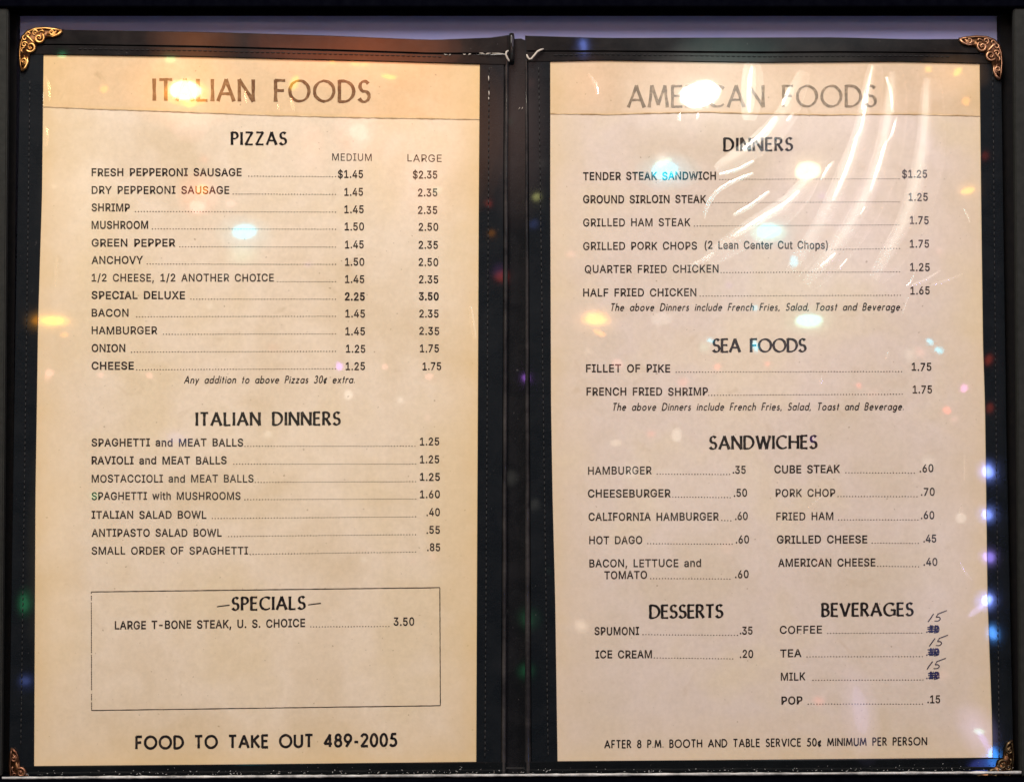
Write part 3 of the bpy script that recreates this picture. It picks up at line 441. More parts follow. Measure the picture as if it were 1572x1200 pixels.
def text_sk(mb, s, x0, x1, y0, y1, cap, style, y=-.00012, slant=0.0, weight=None, xs=1.0, word=.5):
    if style == 'nib':
        th, tn = weight or (.215, .10)
        wf = lambda a: tn + (th - tn) * abs(math.sin(a - R(22)))
        flare, jit = .20, .012
    else:
        th = weight or .12
        wf = lambda a: th
        flare, jit = .0, .012
    advs = [(word if ch == ' ' else SK[ch][0]) * xs * cap for ch in s]
    n = len(s)
    track = (x1 - x0 - sum(advs)) / max(1, n - 1)
    x = x0
    for k, ch in enumerate(s):
        if ch != ' ':
            for L in ribbons(SK[ch][1], wf, flare, jit):
                q = []
                for a, b in L:
                    pr = []
                    for g in (a, b):
                        gx = x + (g.x * xs + slant * g.y) * cap
                        base = y0 + (y1 - y0) * (gx - x0) / max(1e-6, x1 - x0)
                        pr.append((gx, base - g.y * cap))
                    q.append(tuple(pr))
                lay(mb, [q], y); y -= 2e-7
        x += advs[k] + track

def embolden(pts, d):
    """push a closed outline out along its normals (outlines run clockwise, holes the other way)"""
    n = len(pts); out = []
    for i in range(n):
        a, b_, c = Vector(pts[i - 1]), Vector(pts[i]), Vector(pts[(i + 1) % n])
        t1, t2 = (b_ - a).normalized(), (c - b_).normalized()
        n1, n2 = Vector((-t1.y, t1.x)), Vector((-t2.y, t2.x))
        m_ = n1 + n2
        m_ = m_ / max(.5, m_.dot(n1)) if m_.length > 1e-3 else n1
        out.append(tuple(b_ + m_ * d))
    return out

GLYPHS = {}
def glyph(ch, d):
    """filled pieces of a letter: each outer outline with the holes inside it"""
    if (ch, d) in GLYPHS: return GLYPHS[ch, d]
    cons = []
    for sp in INTER[ch][1]:
        pts = list(zip(sp[0::2], sp[1::2])); cl = []
        for q in pts:
            if not cl or math.hypot(q[0] - cl[-1][0], q[1] - cl[-1][1]) > 7: cl.append(q)
        if math.hypot(cl[0][0] - cl[-1][0], cl[0][1] - cl[-1][1]) <= 7: cl.pop()
        ar = sum(cl[i - 1][0] * cl[i][1] - cl[i][0] * cl[i - 1][1] for i in range(len(cl)))
        cons.append((ar, embolden(cl, d)))
    big = max(cons, key=lambda c: abs(c[0]))[0]
    res = []
    for ar, pts in cons:
        if ar * big < 0: continue
        xs_, ys_ = [q[0] for q in pts], [q[1] for q in pts]
        holes = [p2 for a2, p2 in cons if a2 * big < 0 and all(min(xs_) < q[0] < max(xs_) and min(ys_) < q[1] < max(ys_) for q in p2)]
        cu = bpy.data.curves.new('outline', 'CURVE'); cu.dimensions = '2D'; cu.fill_mode = 'FRONT'
        for q in [pts] + holes:
            p_ = cu.splines.new('POLY'); p_.points.add(len(q) - 1); p_.use_cyclic_u = True
            for j, (px, py) in enumerate(q): p_.points[j].co = (px, py, 0, 1)
        o = bpy.data.objects.new('outline', cu); me = bpy.data.meshes.new_from_object(o)
        res.append(([(v.co.x, v.co.y) for v in me.vertices], [tuple(q.vertices) for q in me.polygons]))
        bpy.data.objects.remove(o); bpy.data.curves.remove(cu); bpy.data.meshes.remove(me)
    GLYPHS[ch, d] = res
    return res

def text_in(mb, s, x0, x1, y0, y1, cap, y=-.00012, bold=0.0, xs=1.14):
    """grotesque lettering from outlines, tracked out to its measured width"""
    k = cap / CAP_I
    def bounds(ch):
        xx = [q for sp in INTER[ch][1] for q in sp[0::2]]
        return min(xx), max(xx)
    last = s[-1]
    while True:
        lsb = bounds(s[0])[0] * k * xs; rsb = (INTER[last][0] - bounds(last)[1]) * k * xs
        advs = [((320 if len(s) > 6 else 150) if ch == ' ' else INTER[ch][0]) * k * xs for ch in s]
        track = (x1 - x0 - sum(advs) + lsb + rsb) / max(1, len(s) - 1)
        if track > .045 * cap or xs < .84: break
        xs -= .02
    if len(s) == 1: track = 0
    x = x0 - lsb
    bq = round(bold * CAP_I / 2) * 2
    for i, ch in enumerate(s):
        if ch != ' ':
            dy = random.uniform(-.25, .25)
            for gv, gf in glyph(ch, bq):
                vs = []
                for px, py in gv:
                    gx = x + px * k * xs
                    base = y0 + (y1 - y0) * (gx - x0) / max(1e-6, x1 - x0)
                    vs.append(at(gx, base - py * k - dy, y))
                mb.add(vs, gf); y -= 2e-7
        x += advs[i] + track

def dots(mb, x0, x1, y0, y1, y=-.00012, k=1):
    n = max(1, round((x1 - x0) / 4.5))
    for i in range(n + 1):
        x = x0 + (x1 - x0) * i / n + random.uniform(-.12, .12); b = y0 + (y1 - y0) * i / n + random.uniform(-.2, .2)
        r = random.uniform(.85, 1.02)
        vs = [at(x + r * math.cos(a), b - .6 + r * math.sin(a), y) for a in (.4, 1.45, 2.5, 3.5, 4.6, 5.6)]
        mb.add(vs, [tuple(range(6))], k)

# ------------------------------------------------------------------ the display case
case = empty('display_case', 'shallow dark framed display case with lavender backing, holding the open menu', 'display case', (0, .012, -.2))
def put(o, parent):
    """parent without moving"""
    o.parent = parent
    o.matrix_parent_inverse = Matrix.Translation(parent.location).inverted()
    return o
FY, BY = -.008, .012
def X(u, v, y): return at(u, v, y).x
def Z(u, v, y): return at(u, v, y).z
zt, zb = Z(786, -170, FY), Z(786, 1330, FY)
b = MB(); b.box((-.40, BY, zb), (.40, BY + .004, zt)); put(b.build('backboard', M_BACK), case)
zi = Z(786, 11, FY - .001)                       # underside of the top rail
zl = Z(786, 1189, FY)                    # top of the bottom rail
xl, xr = X(6.5, 600, FY), X(1562, 600, FY)
def rail(name, a, bb, material, bev=.0006):
    q = MB(); q.box(a, bb); o = q.build(name, material)
    bm = bmesh.new(); bm.from_mesh(o.data); bmesh.ops.bevel(bm, geom=list(bm.edges), offset=bev, segments=2, affect='EDGES'); bm.to_mesh(o.data); bm.free()
    return put(o, case)
rail('frame_rail', (-.33, FY - .001, zi), (.33, BY, zt), M_RAILB)
rail('frame_rail', (-.33, FY, zb), (.33, BY, zl - .0012), M_RAILB)
for x0, x1, xi in ((-.33, xl, xl), (xr, .33, xr)):
    o = rail('frame_rail', (x0, FY + .0004, zl - .0008), (x1, FY + .005, zi - .0003), M_RAIL)
    s = 1 if x0 < 0 else -1
    q = MB(); a, c = sorted((xi - s * .02, xi + (.0014 if s > 0 else -.0039))); q.box((a, .0056, zl - .0008), (c, BY - .0002, zi - .0003)); put(q.build('rail_lining', M_RAILIN), case)
# bare scuffed lip along the bottom rail
vs, fs = [], []
n = 160
for i in range(n + 1):
    u = 3 + (1568 - 3) * i / n
    vc = 1193.5 - 8.5 * i / n
    th = 2.2 + random.uniform(-.5, .5)
    for dv, dy in ((-th, .0026), (-th * .8, -.0004), (0, -.0009), (th, -.0004), (th * 1.1, .0006)):
        vs.append(at(u, vc + dv, FY + dy))
for i in range(n):
    for j in range(4): fs.append((i * 5 + j, i * 5 + j + 1, i * 5 + j + 6, i * 5 + j + 5))
put(obj('edge_strip', vs, fs, M_EDGE, smooth=True), case)
b = MB()
for i in range(230):                     # lint and crumbs along the lip
    u = random.uniform(20, 1560); vc = 1191 - 8.5 * u / 1572
    r = random.uniform(.35, 1.0) * (1.5 if random.random() < .08 else 1)
    q = at(u, vc - random.expovariate(.35) - 1, FY + .0002)
    dx = Vector((random.uniform(-1, 1), -.2, random.uniform(-.7, .7))) * r * S * 1.6
    b.tube([q - dx, q, q + dx * .8 + Vector((0, 0, r * S * .5))], r * S * .5, n=5)
o = b.build('lint', M_LINT); o['kind'] = 'stuff'; put(o, case)

# ------------------------------------------------------------------ the menu
menu = empty('menu', 'open two-page restaurant menu in a black leatherette cover with gold corner guards', 'menu', (0, .008, Z(786, 1200, 0)))
LPL = [(84, 67), (300, 64.5), (493, 58.5), (760, 54.5), (1175, 52.5)]
LPR = [(99, 736.5), (300, 735), (620, 733.5), (920, 732), (1168, 731)]
LPT = [(67, 84), (300, 87.5), (458, 91.6), (600, 95), (737, 99)]
LPB = [(52.5, 1175), (400, 1172), (731, 1168.5)]
RPL = [(95, 844.8), (300, 844.8), (620, 846), (760, 848.3), (920, 852.4), (1167, 856)]
RPR = [(98, 1503.8), (300, 1506), (530, 1509), (620, 1512), (920, 1516), (1100, 1522.6), (1162, 1524)]
RPT = [(844.8, 94.7), (925, 93), (1169, 96.7), (1382, 95), (1503.8, 98)]
RPB = [(856, 1167.6), (1190, 1165), (1524, 1162)]
LOL = [(50, 31), (110, 30), (300, 27), (600, 22), (1213, 13)]
LOT = [(31, 48), (97, 46), (305, 49), (509, 55), (662, 61.5), (763, 57.5), (782, 54)]
LOR = [(54, 781.5), (95, 781.5), (600, 779), (1213, 777)]
ROL = [(55, 806), (95, 806), (600, 806), (1213, 805)]
ROT = [(806, 55), (925, 58.5), (1281, 57.5), (1400, 60.5), (1474, 60), (1538, 62)]
ROR = [(66, 1537), (300, 1540), (700, 1546), (1213, 1557)]
VB = 1206
def vline(tab, v0, v1, n=40): return [(interp(tab, v0 + (v1 - v0) * i / n), v0 + (v1 - v0) * i / n) for i in range(n + 1)]
def hline(tab, u0, u1, n=40): return [(u0 + (u1 - u0) * i / n, interp(tab, u0 + (u1 - u0) * i / n)) for i in range(n + 1)]

def slab(poly, yf, yb, name, material):
    n = len(poly)
    vs = [at(u, v, yf) for u, v in poly] + [at(u, v, yb) for u, v in poly]
    fs = [tuple(range(n)), tuple(range(2 * n - 1, n - 1, -1))] + [(i, (i + 1) % n, n + (i + 1) % n, n + i) for i in range(n)]
    return put(obj(name, vs, fs, material), menu)

# boards
lp = [(31, 64), (34, 54), (42, 48), (55, 45)] + hline(LOT, 97, 782, 24) + vline(LOR, 54, VB, 6) + vline(LOL, VB, 100, 8)
slab(lp, .0012, .0045, 'cover_board', M_LEA)
rp = [(806, 55)] + hline(ROT, 830, 1500, 24) + [(1520, 61), (1531, 66), (1537, 76)] + vline(ROR, 100, VB, 8) + vline(ROL, VB, 60, 6)
slab(rp, .0012, .0045, 'cover_board', M_LEA)
# spine: recessed channel, a rolled ridge at its head and the two worn hinge edges
sp = [(790, 60), (800, 59.5), (806, 62)] + [(806, VB), (777, VB), (781, 62)]
slab(sp, .0030, .0048, 'spine', M_SPINE)
rolled = lambda h0, h1: [(0, h0 + .0012), (.06, h0 + .0003), (.18, h0), (.5, h1), (.85, h0), (.95, h0 + .0004), (1, h0 + .0013)]
q = MB(); q.tube([at(785.5, 52 + 44 * i / 8, .0002 - .0006 * math.sin(math.pi * i / 8)) for i in range(9)], [3.6 * S] + [4.6 * S] * 7 + [3.8 * S], n=12)
put(q.build('spine_ridge', M_HEAD, smooth=True), menu)
LH0 = [(95, 774), (600, 772), (1213, 769)]
RH1 = [(95, 810.5), (600, 813), (1213, 816)]
hp = [(0, .0012), (.12, -.0002), (.3, -.0009), (.6, -.0011), (.85, -.0004), (1, .0022)]
put(band(vline(LH0, 92, VB), vline(LOR, 92, VB), hp, 'hinge_edge', M_WORN, None, wob=.3), menu)
put(band(vline(RH1, 92, VB), vline(ROL, 92, VB), hp, 'hinge_edge', M_WORN, None, wob=.3), menu)
# trim strips
tp = lambda h: [(0, .0012), (.010, h + .0001), (.02, h), (.06, h), (.5, h), (.94, h), (.98, h), (.99, h + .0001), (1, -.00005)]
def trim(A, B, h, material=M_LEA, name='trim_strip'): return put(band(A, B, tp(h), name, material, None, smooth=False), menu)
inner = lambda tab, d: [(a, b_ + d) for a, b_ in tab]
trim(vline(LOL, 60, VB), vline(LPL, 60, VB), -.0006)
trim(vline(LH0, 92, VB), vline(LPR, 92, VB), -.0006)
trim(vline(RH1, 92, VB), vline(RPL, 90, VB), -.0006)
trim(vline(ROR, 66, VB), vline(RPR, 66, VB), -.0006)
# the head trims: an outer welt and an inner strip with a seam between
LSEAM = [(u, v + (d - v) * .58) for (u, v), (_, d) in zip(hline(LOT, 40, 778, 30), hline(LPT, 40, 778, 30))]
LSEAM2 = [(u, v + 1.2) for u, v in LSEAM]
welt = lambda h: [(0, .0014), (.02, h + .0001), (.04, h), (.3, h), (.7, h), (.95, h), (.98, h + .0001), (1, h + .0006)]
flatp = lambda h: [(0, h + .0006), (.04, h + .0001), (.08, h), (.5, h), (.92, h), (.97, h + .0001), (1, -.00005)]
put(band(hline(LOT, 40, 778, 30), LSEAM, welt(-.0012), 'trim_strip', M_HEAD, None, smooth=False), menu)
put(band(LSEAM2, hline(LPT, 40, 778, 30), flatp(-.0010), 'trim_strip', M_HEAD, None, smooth=False), menu)
RSEAM = [(u, v + (d - v) * .58) for (u, v), (_, d) in zip(hline(ROT, 808, 1530, 30), hline(RPT, 808, 1530, 30))]
RSEAM2 = [(u, v + 1.2) for u, v in RSEAM]
put(band(hline(ROT, 808, 1530, 30), RSEAM, welt(-.0012), 'trim_strip', M_HEAD, None, smooth=False), menu)
put(band(RSEAM2, hline(RPT, 808, 1530, 30), flatp(-.0010), 'trim_strip', M_HEAD, None, smooth=False), menu)
# foot trims
put(band(hline(LPB, 22, 776, 30), [(u, v + 34) for u, v in hline(LPB, 22, 776, 30)], [(0, -.00005), (.02, -.0007), (.06, -.0008), (.5, -.0008), (1, -.0008)], 'trim_strip', M_FOOT, None, smooth=False), menu)
put(band(hline(RPB, 806, 1548, 30), [(u, v + 34) for u, v in hline(RPB, 806, 1548, 30)], [(0, -.00005), (.02, -.0007), (.06, -.0008), (.5, -.0008), (1, -.0008)], 'trim_strip', M_FOOT, None, smooth=False), menu)
# stitching
def stitch(pts_fn, n, y, material, rad, keep=1.0, fill=.72):
    q = MB()
    for i in range(n):
        if random.random() > keep: continue
        a, c = pts_fn(i / n), pts_fn((i + fill) / n)
        mpt = ((a[0] + c[0]) / 2 + random.uniform(-.3, .3), (a[1] + c[1]) / 2)
        q.tube([at(*a, y + .0003), at(*mpt, y - .0002), at(*c, y + .0003)], rad * S, n=5)
    return put(q.build('stitching', material, smooth=True), menu)
stitch(lambda t: (751 - 6.5 * t + 0, 104 + 1060 * t), 120, -.0008, M_STITCH, .8)
stitch(lambda t: (827 + 14.5 * t, 104 + 1058 * t), 120, -.0008, M_STITCH, .8)
stitch(lambda t: (1524 + 10 * t, 110 + 1056 * t), 120, -.0008, M_STITCH, .7)
stitch(lambda t: (46 - 14 * t, 125 + 1020 * t), 120, -.0008, M_STITCH, .7)
stitch(lambda t: (120 + 560 * t, interp(LPT, 120 + 560 * t) - 9.5), 70, -.0013, M_STITCH, .6)
stitch(lambda t: (850 + 610 * t, interp(RPT, 850 + 610 * t) - 9.5), 76, -.0013, M_STITCH, .6)
def thread(pts, rad, y=-.0019):
    q = MB(); q.tube([at(u, v, y - dy) for u, v, dy in pts], [rad * S * k for k in ([.6] + [1] * (len(pts) - 2) + [.6])], n=6)
    return put(q.build('loose_thread', M_THREAD, smooth=True), menu)
thread([(755, 82.2, 0), (765, 82.4, .0002), (774, 83, .0002)], .9)
thread([(736, 82, 0), (741, 82.4, .0002), (744, 83.5, 0)], 1.0)
thread([(745.5, 84, 0), (748, 82.6, .0002), (753, 82.2, 0)], 1.0)
thread([(711, 83.5, 0), (713, 84.2, .0002), (715, 83.6, 0)], .9)
thread([(719, 84.8, 0), (721, 83.4, .0002), (723, 83.4, 0)], 1.0)
thread([(682, 83.2, 0), (684, 84.5, .0002), (686, 84, 0)], .8)
thread([(689, 85.5, 0), (691, 84, .0002), (692, 85.2, 0)], .8)
thread([(780.5, 78, .0012), (777.5, 80, .0014), (776.5, 84, .0014), (778.5, 89, .0012), (781, 93, .0010), (781.5, 95.5, .0006)], 1.7)
thread([(808.5, 84, .0010), (810, 88, .0012), (812.5, 91.5, .0012), (816, 90.5, .0014), (820.5, 85, .0014), (825, 79.5, .0012), (830, 77, .0008), (834.5, 75.5, .0004)], 1.7)
thread([(750, 117, -.0006), (750.3, 121, -.0004), (750, 125, -.0006)], 1.0)
thread([(750.5, 140, -.0006), (750.8, 144, -.0004), (750.6, 148, -.0006)], .9)
thread([(750, 149.5, -.0006), (750.4, 151.5, -.0004), (750, 154, -.0006)], 1.0)
thread([(796, 168, -.002), (797.5, 166.5, -.002), (798, 165, -.002)], .5)
thread([(800.5, 168, -.002), (802, 166.5, -.002), (802.3, 164.8, -.002)], .5)

# corner guards: a dark bronze plate with raised gold scrolls; built for the head of the left board, turned for the others
def spiral(cx, cy, r0, r1, a0, a1, n=26):
    return [(cx + (r0 + (r1 - r0) * i / n) * math.cos(R(a0 + (a1 - a0) * i / n)), cy + (r0 + (r1 - r0) * i / n) * math.sin(R(a0 + (a1 - a0) * i / n))) for i in range(n + 1)]
def corner(ax, ay, fx, fy, gold, plate, y0=-.0014):
    P = lambda x, y, d=0.0: at(ax + fx * x, ay + fy * y, y0 - d)
    q = MB()
    out = [(68, 1.5), (56, -1), (40, -2.5), (24, -1.5), (12, 3), (4, 11), (0, 22), (-1, 40), (0, 56), (2.5, 67), (8, 64), (13, 56), (16, 48), (16, 40),
           (18, 37), (23, 35.5), (27, 31), (27.5, 26), (30, 24.5), (35, 23), (39, 18), (39, 13), (43, 13), (52, 14.5), (60, 11), (65, 7)]
    n = len(out)
    cx, cy = 14, 14
    q.add([P(x, y, .0003) for x, y in out] + [P(x, y, -.0012) for x, y in out] + [P(cx + 4, cy + 4, .0006)],
          [(i, (i + 1) % n, 2 * n) for i in range(n)] + [(i, (i + 1) % n, n + (i + 1) % n, n + i) for i in range(n)], 1)
    def scr(pts, r, h=.0007):
        q.tube([P(x, y, h) for x, y in pts], [r * S * (.55 + .45 * math.sin(math.pi * min(1, (i + 1) / len(pts) * 1.25) ** .8)) for i in range(len(pts))], 0, 8)
    # rim bead, following both arms
    scr([(66, 3), (54, 1), (40, -.5), (25, .5), (14, 5), (6.5, 13), (2.5, 24), (1.2, 40), (2.4, 55), (4, 65)], 1.5)
    # end leaves
    scr([(66, 4), (60, 9.5), (52, 12.5), (44, 11)], 2.5); scr([(4.5, 65), (10, 60), (13.5, 52), (13, 44)], 2.5)
    scr(spiral(51, 5.5, 5.2, 1.2, 10, 430), 1.5); scr(spiral(7, 50, 5.2, 1.2, 80, -340), 1.5)
    scr([(58, 4), (50, 9.5), (43, 7)], 1.6); scr([(5.5, 57), (11, 49), (8, 42)], 1.6)
    # two big scrolls beside the corner
    scr(spiral(31, 15, 8.2, 1.6, -60, 420), 2.1); scr(spiral(18, 28.5, 8.2, 1.6, 150, -330), 2.1)
    scr(spiral(25.5, 6, 4.8, 1, 100, 520), 1.6); scr(spiral(8.5, 25, 4.8, 1, -10, -430), 1.6)
    scr([(39, 6), (36, 3), (32, 4), (30, 8)], 1.6); scr([(6, 38), (4, 34), (5.5, 30), (9, 29)], 1.6)
    scr([(10, 10), (15, 14), (21, 20), (24, 23)], 2.4, .0009); scr(spiral(14.5, 9, 4, 1, 180, 500), 1.5); scr(spiral(9, 15, 4, 1, -90, -410), 1.5)
    for x, y, r in ((31, 15, 1.8), (18, 28.5, 1.8), (51, 5.5, 1.5), (7, 50, 1.5), (22, 21, 2.2)):
        scr([(x - .6, y), (x, y), (x + .6, y)], r, .0009)
    put(q.build('corner_guard', [gold, plate], smooth=True), menu)
corner(29, 44, 1, 1, M_GOLD, M_BRONZE)
corner(1539, 57, -1, 1, M_COPPER, M_BRONZE)
corner(14, 1214, 1, -1, M_DULLC, M_BRONZE)
corner(1557, 1202, -1, -1, M_DULL, M_BRONZE)

# ------------------------------------------------------------------ the printed sheets
def sheet(L, Rr, T, B, name, material, label, t0=0.0, t1=1.0, y=PAGE_Y, nu=36, nv=56, bottom=None, grow=0):
    vs, fs, uv = [], [], []
    for j in range(nv + 1):
        t = j / nv
        for i in range(nu + 1):
            s_ = i / nu
            u = interp(L, 600) * (1 - s_) + interp(Rr, 600) * s_
            for _ in range(3):
                a, c = interp(T, u), interp(bottom or B, u)
                v = a + (c - a) * t
                u = interp(L, v) * (1 - s_) + interp(Rr, v) * s_
            vs.append(at(u, v, y)); uv.append((s_, 1 - t))
    for j in range(nv):
        for i in range(nu):
            a = j * (nu + 1) + i; fs.append((a, a + 1, a + nu + 2, a + nu + 1))
    o = put(obj(name, vs, fs, material, uvs=uv), menu) if label is not None else obj(name, vs, fs, material, uvs=uv)
    if label: o['label'] = label
    return o
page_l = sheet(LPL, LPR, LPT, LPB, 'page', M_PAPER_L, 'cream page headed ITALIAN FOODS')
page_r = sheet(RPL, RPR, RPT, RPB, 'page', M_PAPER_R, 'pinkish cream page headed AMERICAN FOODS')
def on(o, page):
    o.parent = page            # the sheets sit at the world origin
    o.matrix_parent_inverse = Matrix.Identity(4)
    return o
LSB = [(67, 164), (150, 167.5), (250, 171), (380, 176), (520, 180), (640, 182), (737, 183.5)]
RSB = [(844.8, 174.5), (930, 176), (1000, 174), (1090, 172.5), (1150, 174.5), (1260, 177), (1380, 175.5), (1506, 178)]
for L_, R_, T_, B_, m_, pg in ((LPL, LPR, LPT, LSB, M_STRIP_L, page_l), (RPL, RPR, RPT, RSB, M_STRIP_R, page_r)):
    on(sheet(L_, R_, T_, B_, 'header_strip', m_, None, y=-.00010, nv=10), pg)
    # the lifted, dirty lower lip of the strip
    u0, u1 = B_[0][0] - 2, B_[-1][0]
    A = [(u, v - 1.0) for u, v in hline(B_, u0, u1, 90)]; Bq = [(u, v + 1.3 + random.uniform(-.5, .5)) for u, v in hline(B_, u0, u1, 90)]
    on(band(A, Bq, [(0, -.00011), (.4, -.00022), (.8, -.0002), (1, -.00003)], 'strip_edge', bpy.data.materials.get('dirty_lip') or plain('dirty_lip', (.36, .24, .12), .8, 0, (.64, .48, .29), 110, .1), None), pg)

def piece(name, page, fn, material):
    q = MB(); fn(q); return on(q.build(name, material), page)
CAPB = 11.4
def dish(page, s, x0, x1, yb, prices, lead=None, bold=0.0, cap=CAPB, yb1=None, name='dish_line'):
    """dish name, dotted leader and price or prices, each at its own measured place"""
    if s: piece(name, page, lambda q: text_in(q, s, x0, x1, yb, yb if yb1 is None else yb1, cap, bold=random.uniform(.026, .044)), M_INK)
    for t, a, c, y in prices:
        piece('dish_line' if '(' in t else 'price', page, lambda q: text_in(q, t, a, c, y, y, cap, bold=.034 + bold), M_INK)
    if lead:
        ya = yb if yb1 is None else yb1; ye = prices[0][3] if prices else ya - 2
        piece('dotted_leader', page, lambda q: dots(q, lead[0], lead[1], ya + 1.0 if ye > ya else ya + .6, ye - 1.0 if ye > ya else ye + 2.2, k=0), M_DOT)
def heading(page, s, x0, x1, y0, y1, cap, material=None, weight=None, word=.5, name='heading', y=-.00012):
    return piece(name, page, lambda q: text_sk(q, s, x0 + cap * .06, x1 - cap * .06, y0, y1, cap, 'nib', weight=weight, word=word, y=y), material or M_INKH)

L, RR = page_l, page_r
heading(L, 'ITALIAN FOODS', 234.6, 568.5, 153.5, 156.5, 31.5, M_BROWN, (.165, .09), .55, y=-.00024)
heading(RR, 'AMERICAN FOODS', 963, 1346, 164, 163.5, 31.5, M_GREY, (.150, .08), .5, y=-.00024)
heading(L, 'PIZZAS', 355, 440, 222, 222, 18.5)
piece('price_heading', L, lambda q: text_in(q, 'MEDIUM', 510, 570.5, 246.6, 247.2, 11), M_INK)
piece('price_heading', L, lambda q: text_in(q, 'LARGE', 625.5, 678, 248, 248.4, 11), M_INK)
for s, x1, yb, l0, pm, ym, pl, yl, mx, lx in [
    ('FRESH PEPPERONI SAUSAGE', 370.5, 270.2, 382, '$1.45', 273, '$2.35', 274, (519, 557), (634, 671)),
    ('DRY PEPPERONI SAUSAGE', 351.6, 297.4, 358, '1.45', 300.4, '2.35', 301.3, (529, 557), (642, 671)),
    ('SHRIMP', 199, 324.4, 208, '1.45', 327.2, '2.35', 328, (529, 558), (642, 671)),
    ('MUSHROOM', 227, 351, 234, '1.50', 353.6, '2.50', 354, (529.5, 558.5), (643, 672.5)),
    ('GREEN PEPPER', 268.5, 378.4, 276, '1.45', 381, '2.35', 381.6, (530, 558), (643, 672)),
    ('ANCHOVY', 219, 404.8, 226, '1.50', 407.6, '2.50', 408, (530, 559), (643, 672.5)),
    ('1/2 CHEESE, 1/2 ANOTHER CHOICE', 420, 432, 426, '1.45', 434.2, '2.35', 434.4, (530, 559), (643.5, 672.5)),
    ('SPECIAL DELUXE', 283.5, 458.8, 293, '2.25', 460.8, '3.50', 460.6, (530, 559.5), (643.5, 673)),
    ('BACON', 197, 485.8, 209.7, '1.45', 487, '2.35', 487, (530.5, 560), (644, 673)),
    ('HAMBURGER', 241, 512.7, 251, '1.45', 514, '2.35', 513.6, (530.5, 560), (644, 674)),
    ('ONION', 192, 540, 202, '1.25', 540.8, '1.75', 540.4, (531.5, 560.5), (645, 673.5)),
    ('CHEESE', 205, 567, 210, '1.25', 567.6, '1.75', 567.6, (531, 560), (649, 677)),
]:
    dish(L, s, 141, x1, yb, [(pm, mx[0], mx[1], ym), (pl, lx[0], lx[1], yl)], (l0, 515), bold=.03 if s == 'SPECIAL DELUXE' else 0)
def note(page, s, x0, x1, y0, y1, cap): return piece('footnote', page, lambda q: text_sk(q, s, x0, x1 - cap * .2, y0, y1, cap, 'mono', slant=.2, weight=.175, word=.5, xs=.84), M_INK)
note(L, 'Any addition to above Pizzas 30\u00a2 extra.', 283, 546, 588, 587.5, 10.6)
heading(L, 'ITALIAN DINNERS', 301, 522.6, 652.6, 651.6, 19)
for s, x1, yb, l0, l1, pr, a, c, yp in [
    ('SPAGHETTI and MEAT BALLS', 373, 684.6, 376, 637, '1.25', 645, 674, 683),
    ('RAVIOLI and MEAT BALLS', 347.5, 712, 359, 638, '1.25', 645, 674, 710.4),
    ('MOSTACCIOLI and MEAT BALLS', 389, 740, 392, 638, '1.25', 645, 675, 737.4),
    ('SPAGHETTI with MUSHROOMS', 369, 766.6, 376, 638, '1.60', 645, 675, 764),
    ('ITALIAN SALAD BOWL', 316.5, 795.4, 326, 638, '.40', 655, 675, 791.4),
    ('ANTIPASTO SALAD BOWL', 340, 823, 351, 638, '.55', 655, 675, 818.6),
    ('SMALL ORDER OF SPAGHETTI', 380.5, 850.4, 384, 638, '.85', 656, 675.5, 845.3),
]:
    dish(L, s, 141, x1, yb, [(pr, a, c, yp)], (l0, l1))
def frame_box(q):
    cs = [(140.2, 908), (675.2, 901.4), (676, 1082.4), (140.6, 1089.8)]
    for i in range(4):
        a, c = Vector(cs[i]), Vector(cs[(i + 1) % 4]); d = (c - a).normalized(); nn = Vector((-d.y, d.x)); n = 70
        Ls = [(tuple(a.lerp(c, k / n) + nn * (.72 + random.uniform(-.22, .12))), tuple(a.lerp(c, k / n) - nn * (.72 + random.uniform(-.22, .12)))) for k in range(n + 1)]
        if i == 3:      # the left rule has printed broken
            for k in range(n):
                if random.random() < .9: lay(q, [[Ls[k], tuple(tuple(Vector(Ls[k][z]).lerp(Vector(Ls[k + 1][z]), .75)) for z in (0, 1))]], -.00012)
        else: lay(q, [Ls], -.00012 - i * 3e-7)
piece('specials_box', L, frame_box, M_INK)
def specials(q):
    text_sk(q, 'SPECIALS', 357, 467.6, 935.8, 934.2, 19, 'nib')
    for a, c, y in ((333, 352.5, 929.4), (473, 492.6, 926.6)):
        lay(q, [[((a, y + 2.0), (a, y + .6)), ((a + 9, y + .9), (a + 9, y - .8)), ((c, y - .2), (c, y - 2.0))]], -.00012)
piece('heading', L, specials, M_INKH)
dish(L, 'LARGE T-BONE STEAK, U. S. CHOICE', 176.6, 468, 965.4, [('3.50', 604.6, 635.6, 959.4)], (477, 597), cap=12, yb1=961.6)
piece('take_out_line', L, lambda q: text_sk(q, 'FOOD TO TAKE OUT 489-2005', 209.5, 608.5, 1148.4, 1144, 18.2, 'mono', weight=.215, word=.45), M_INKH)

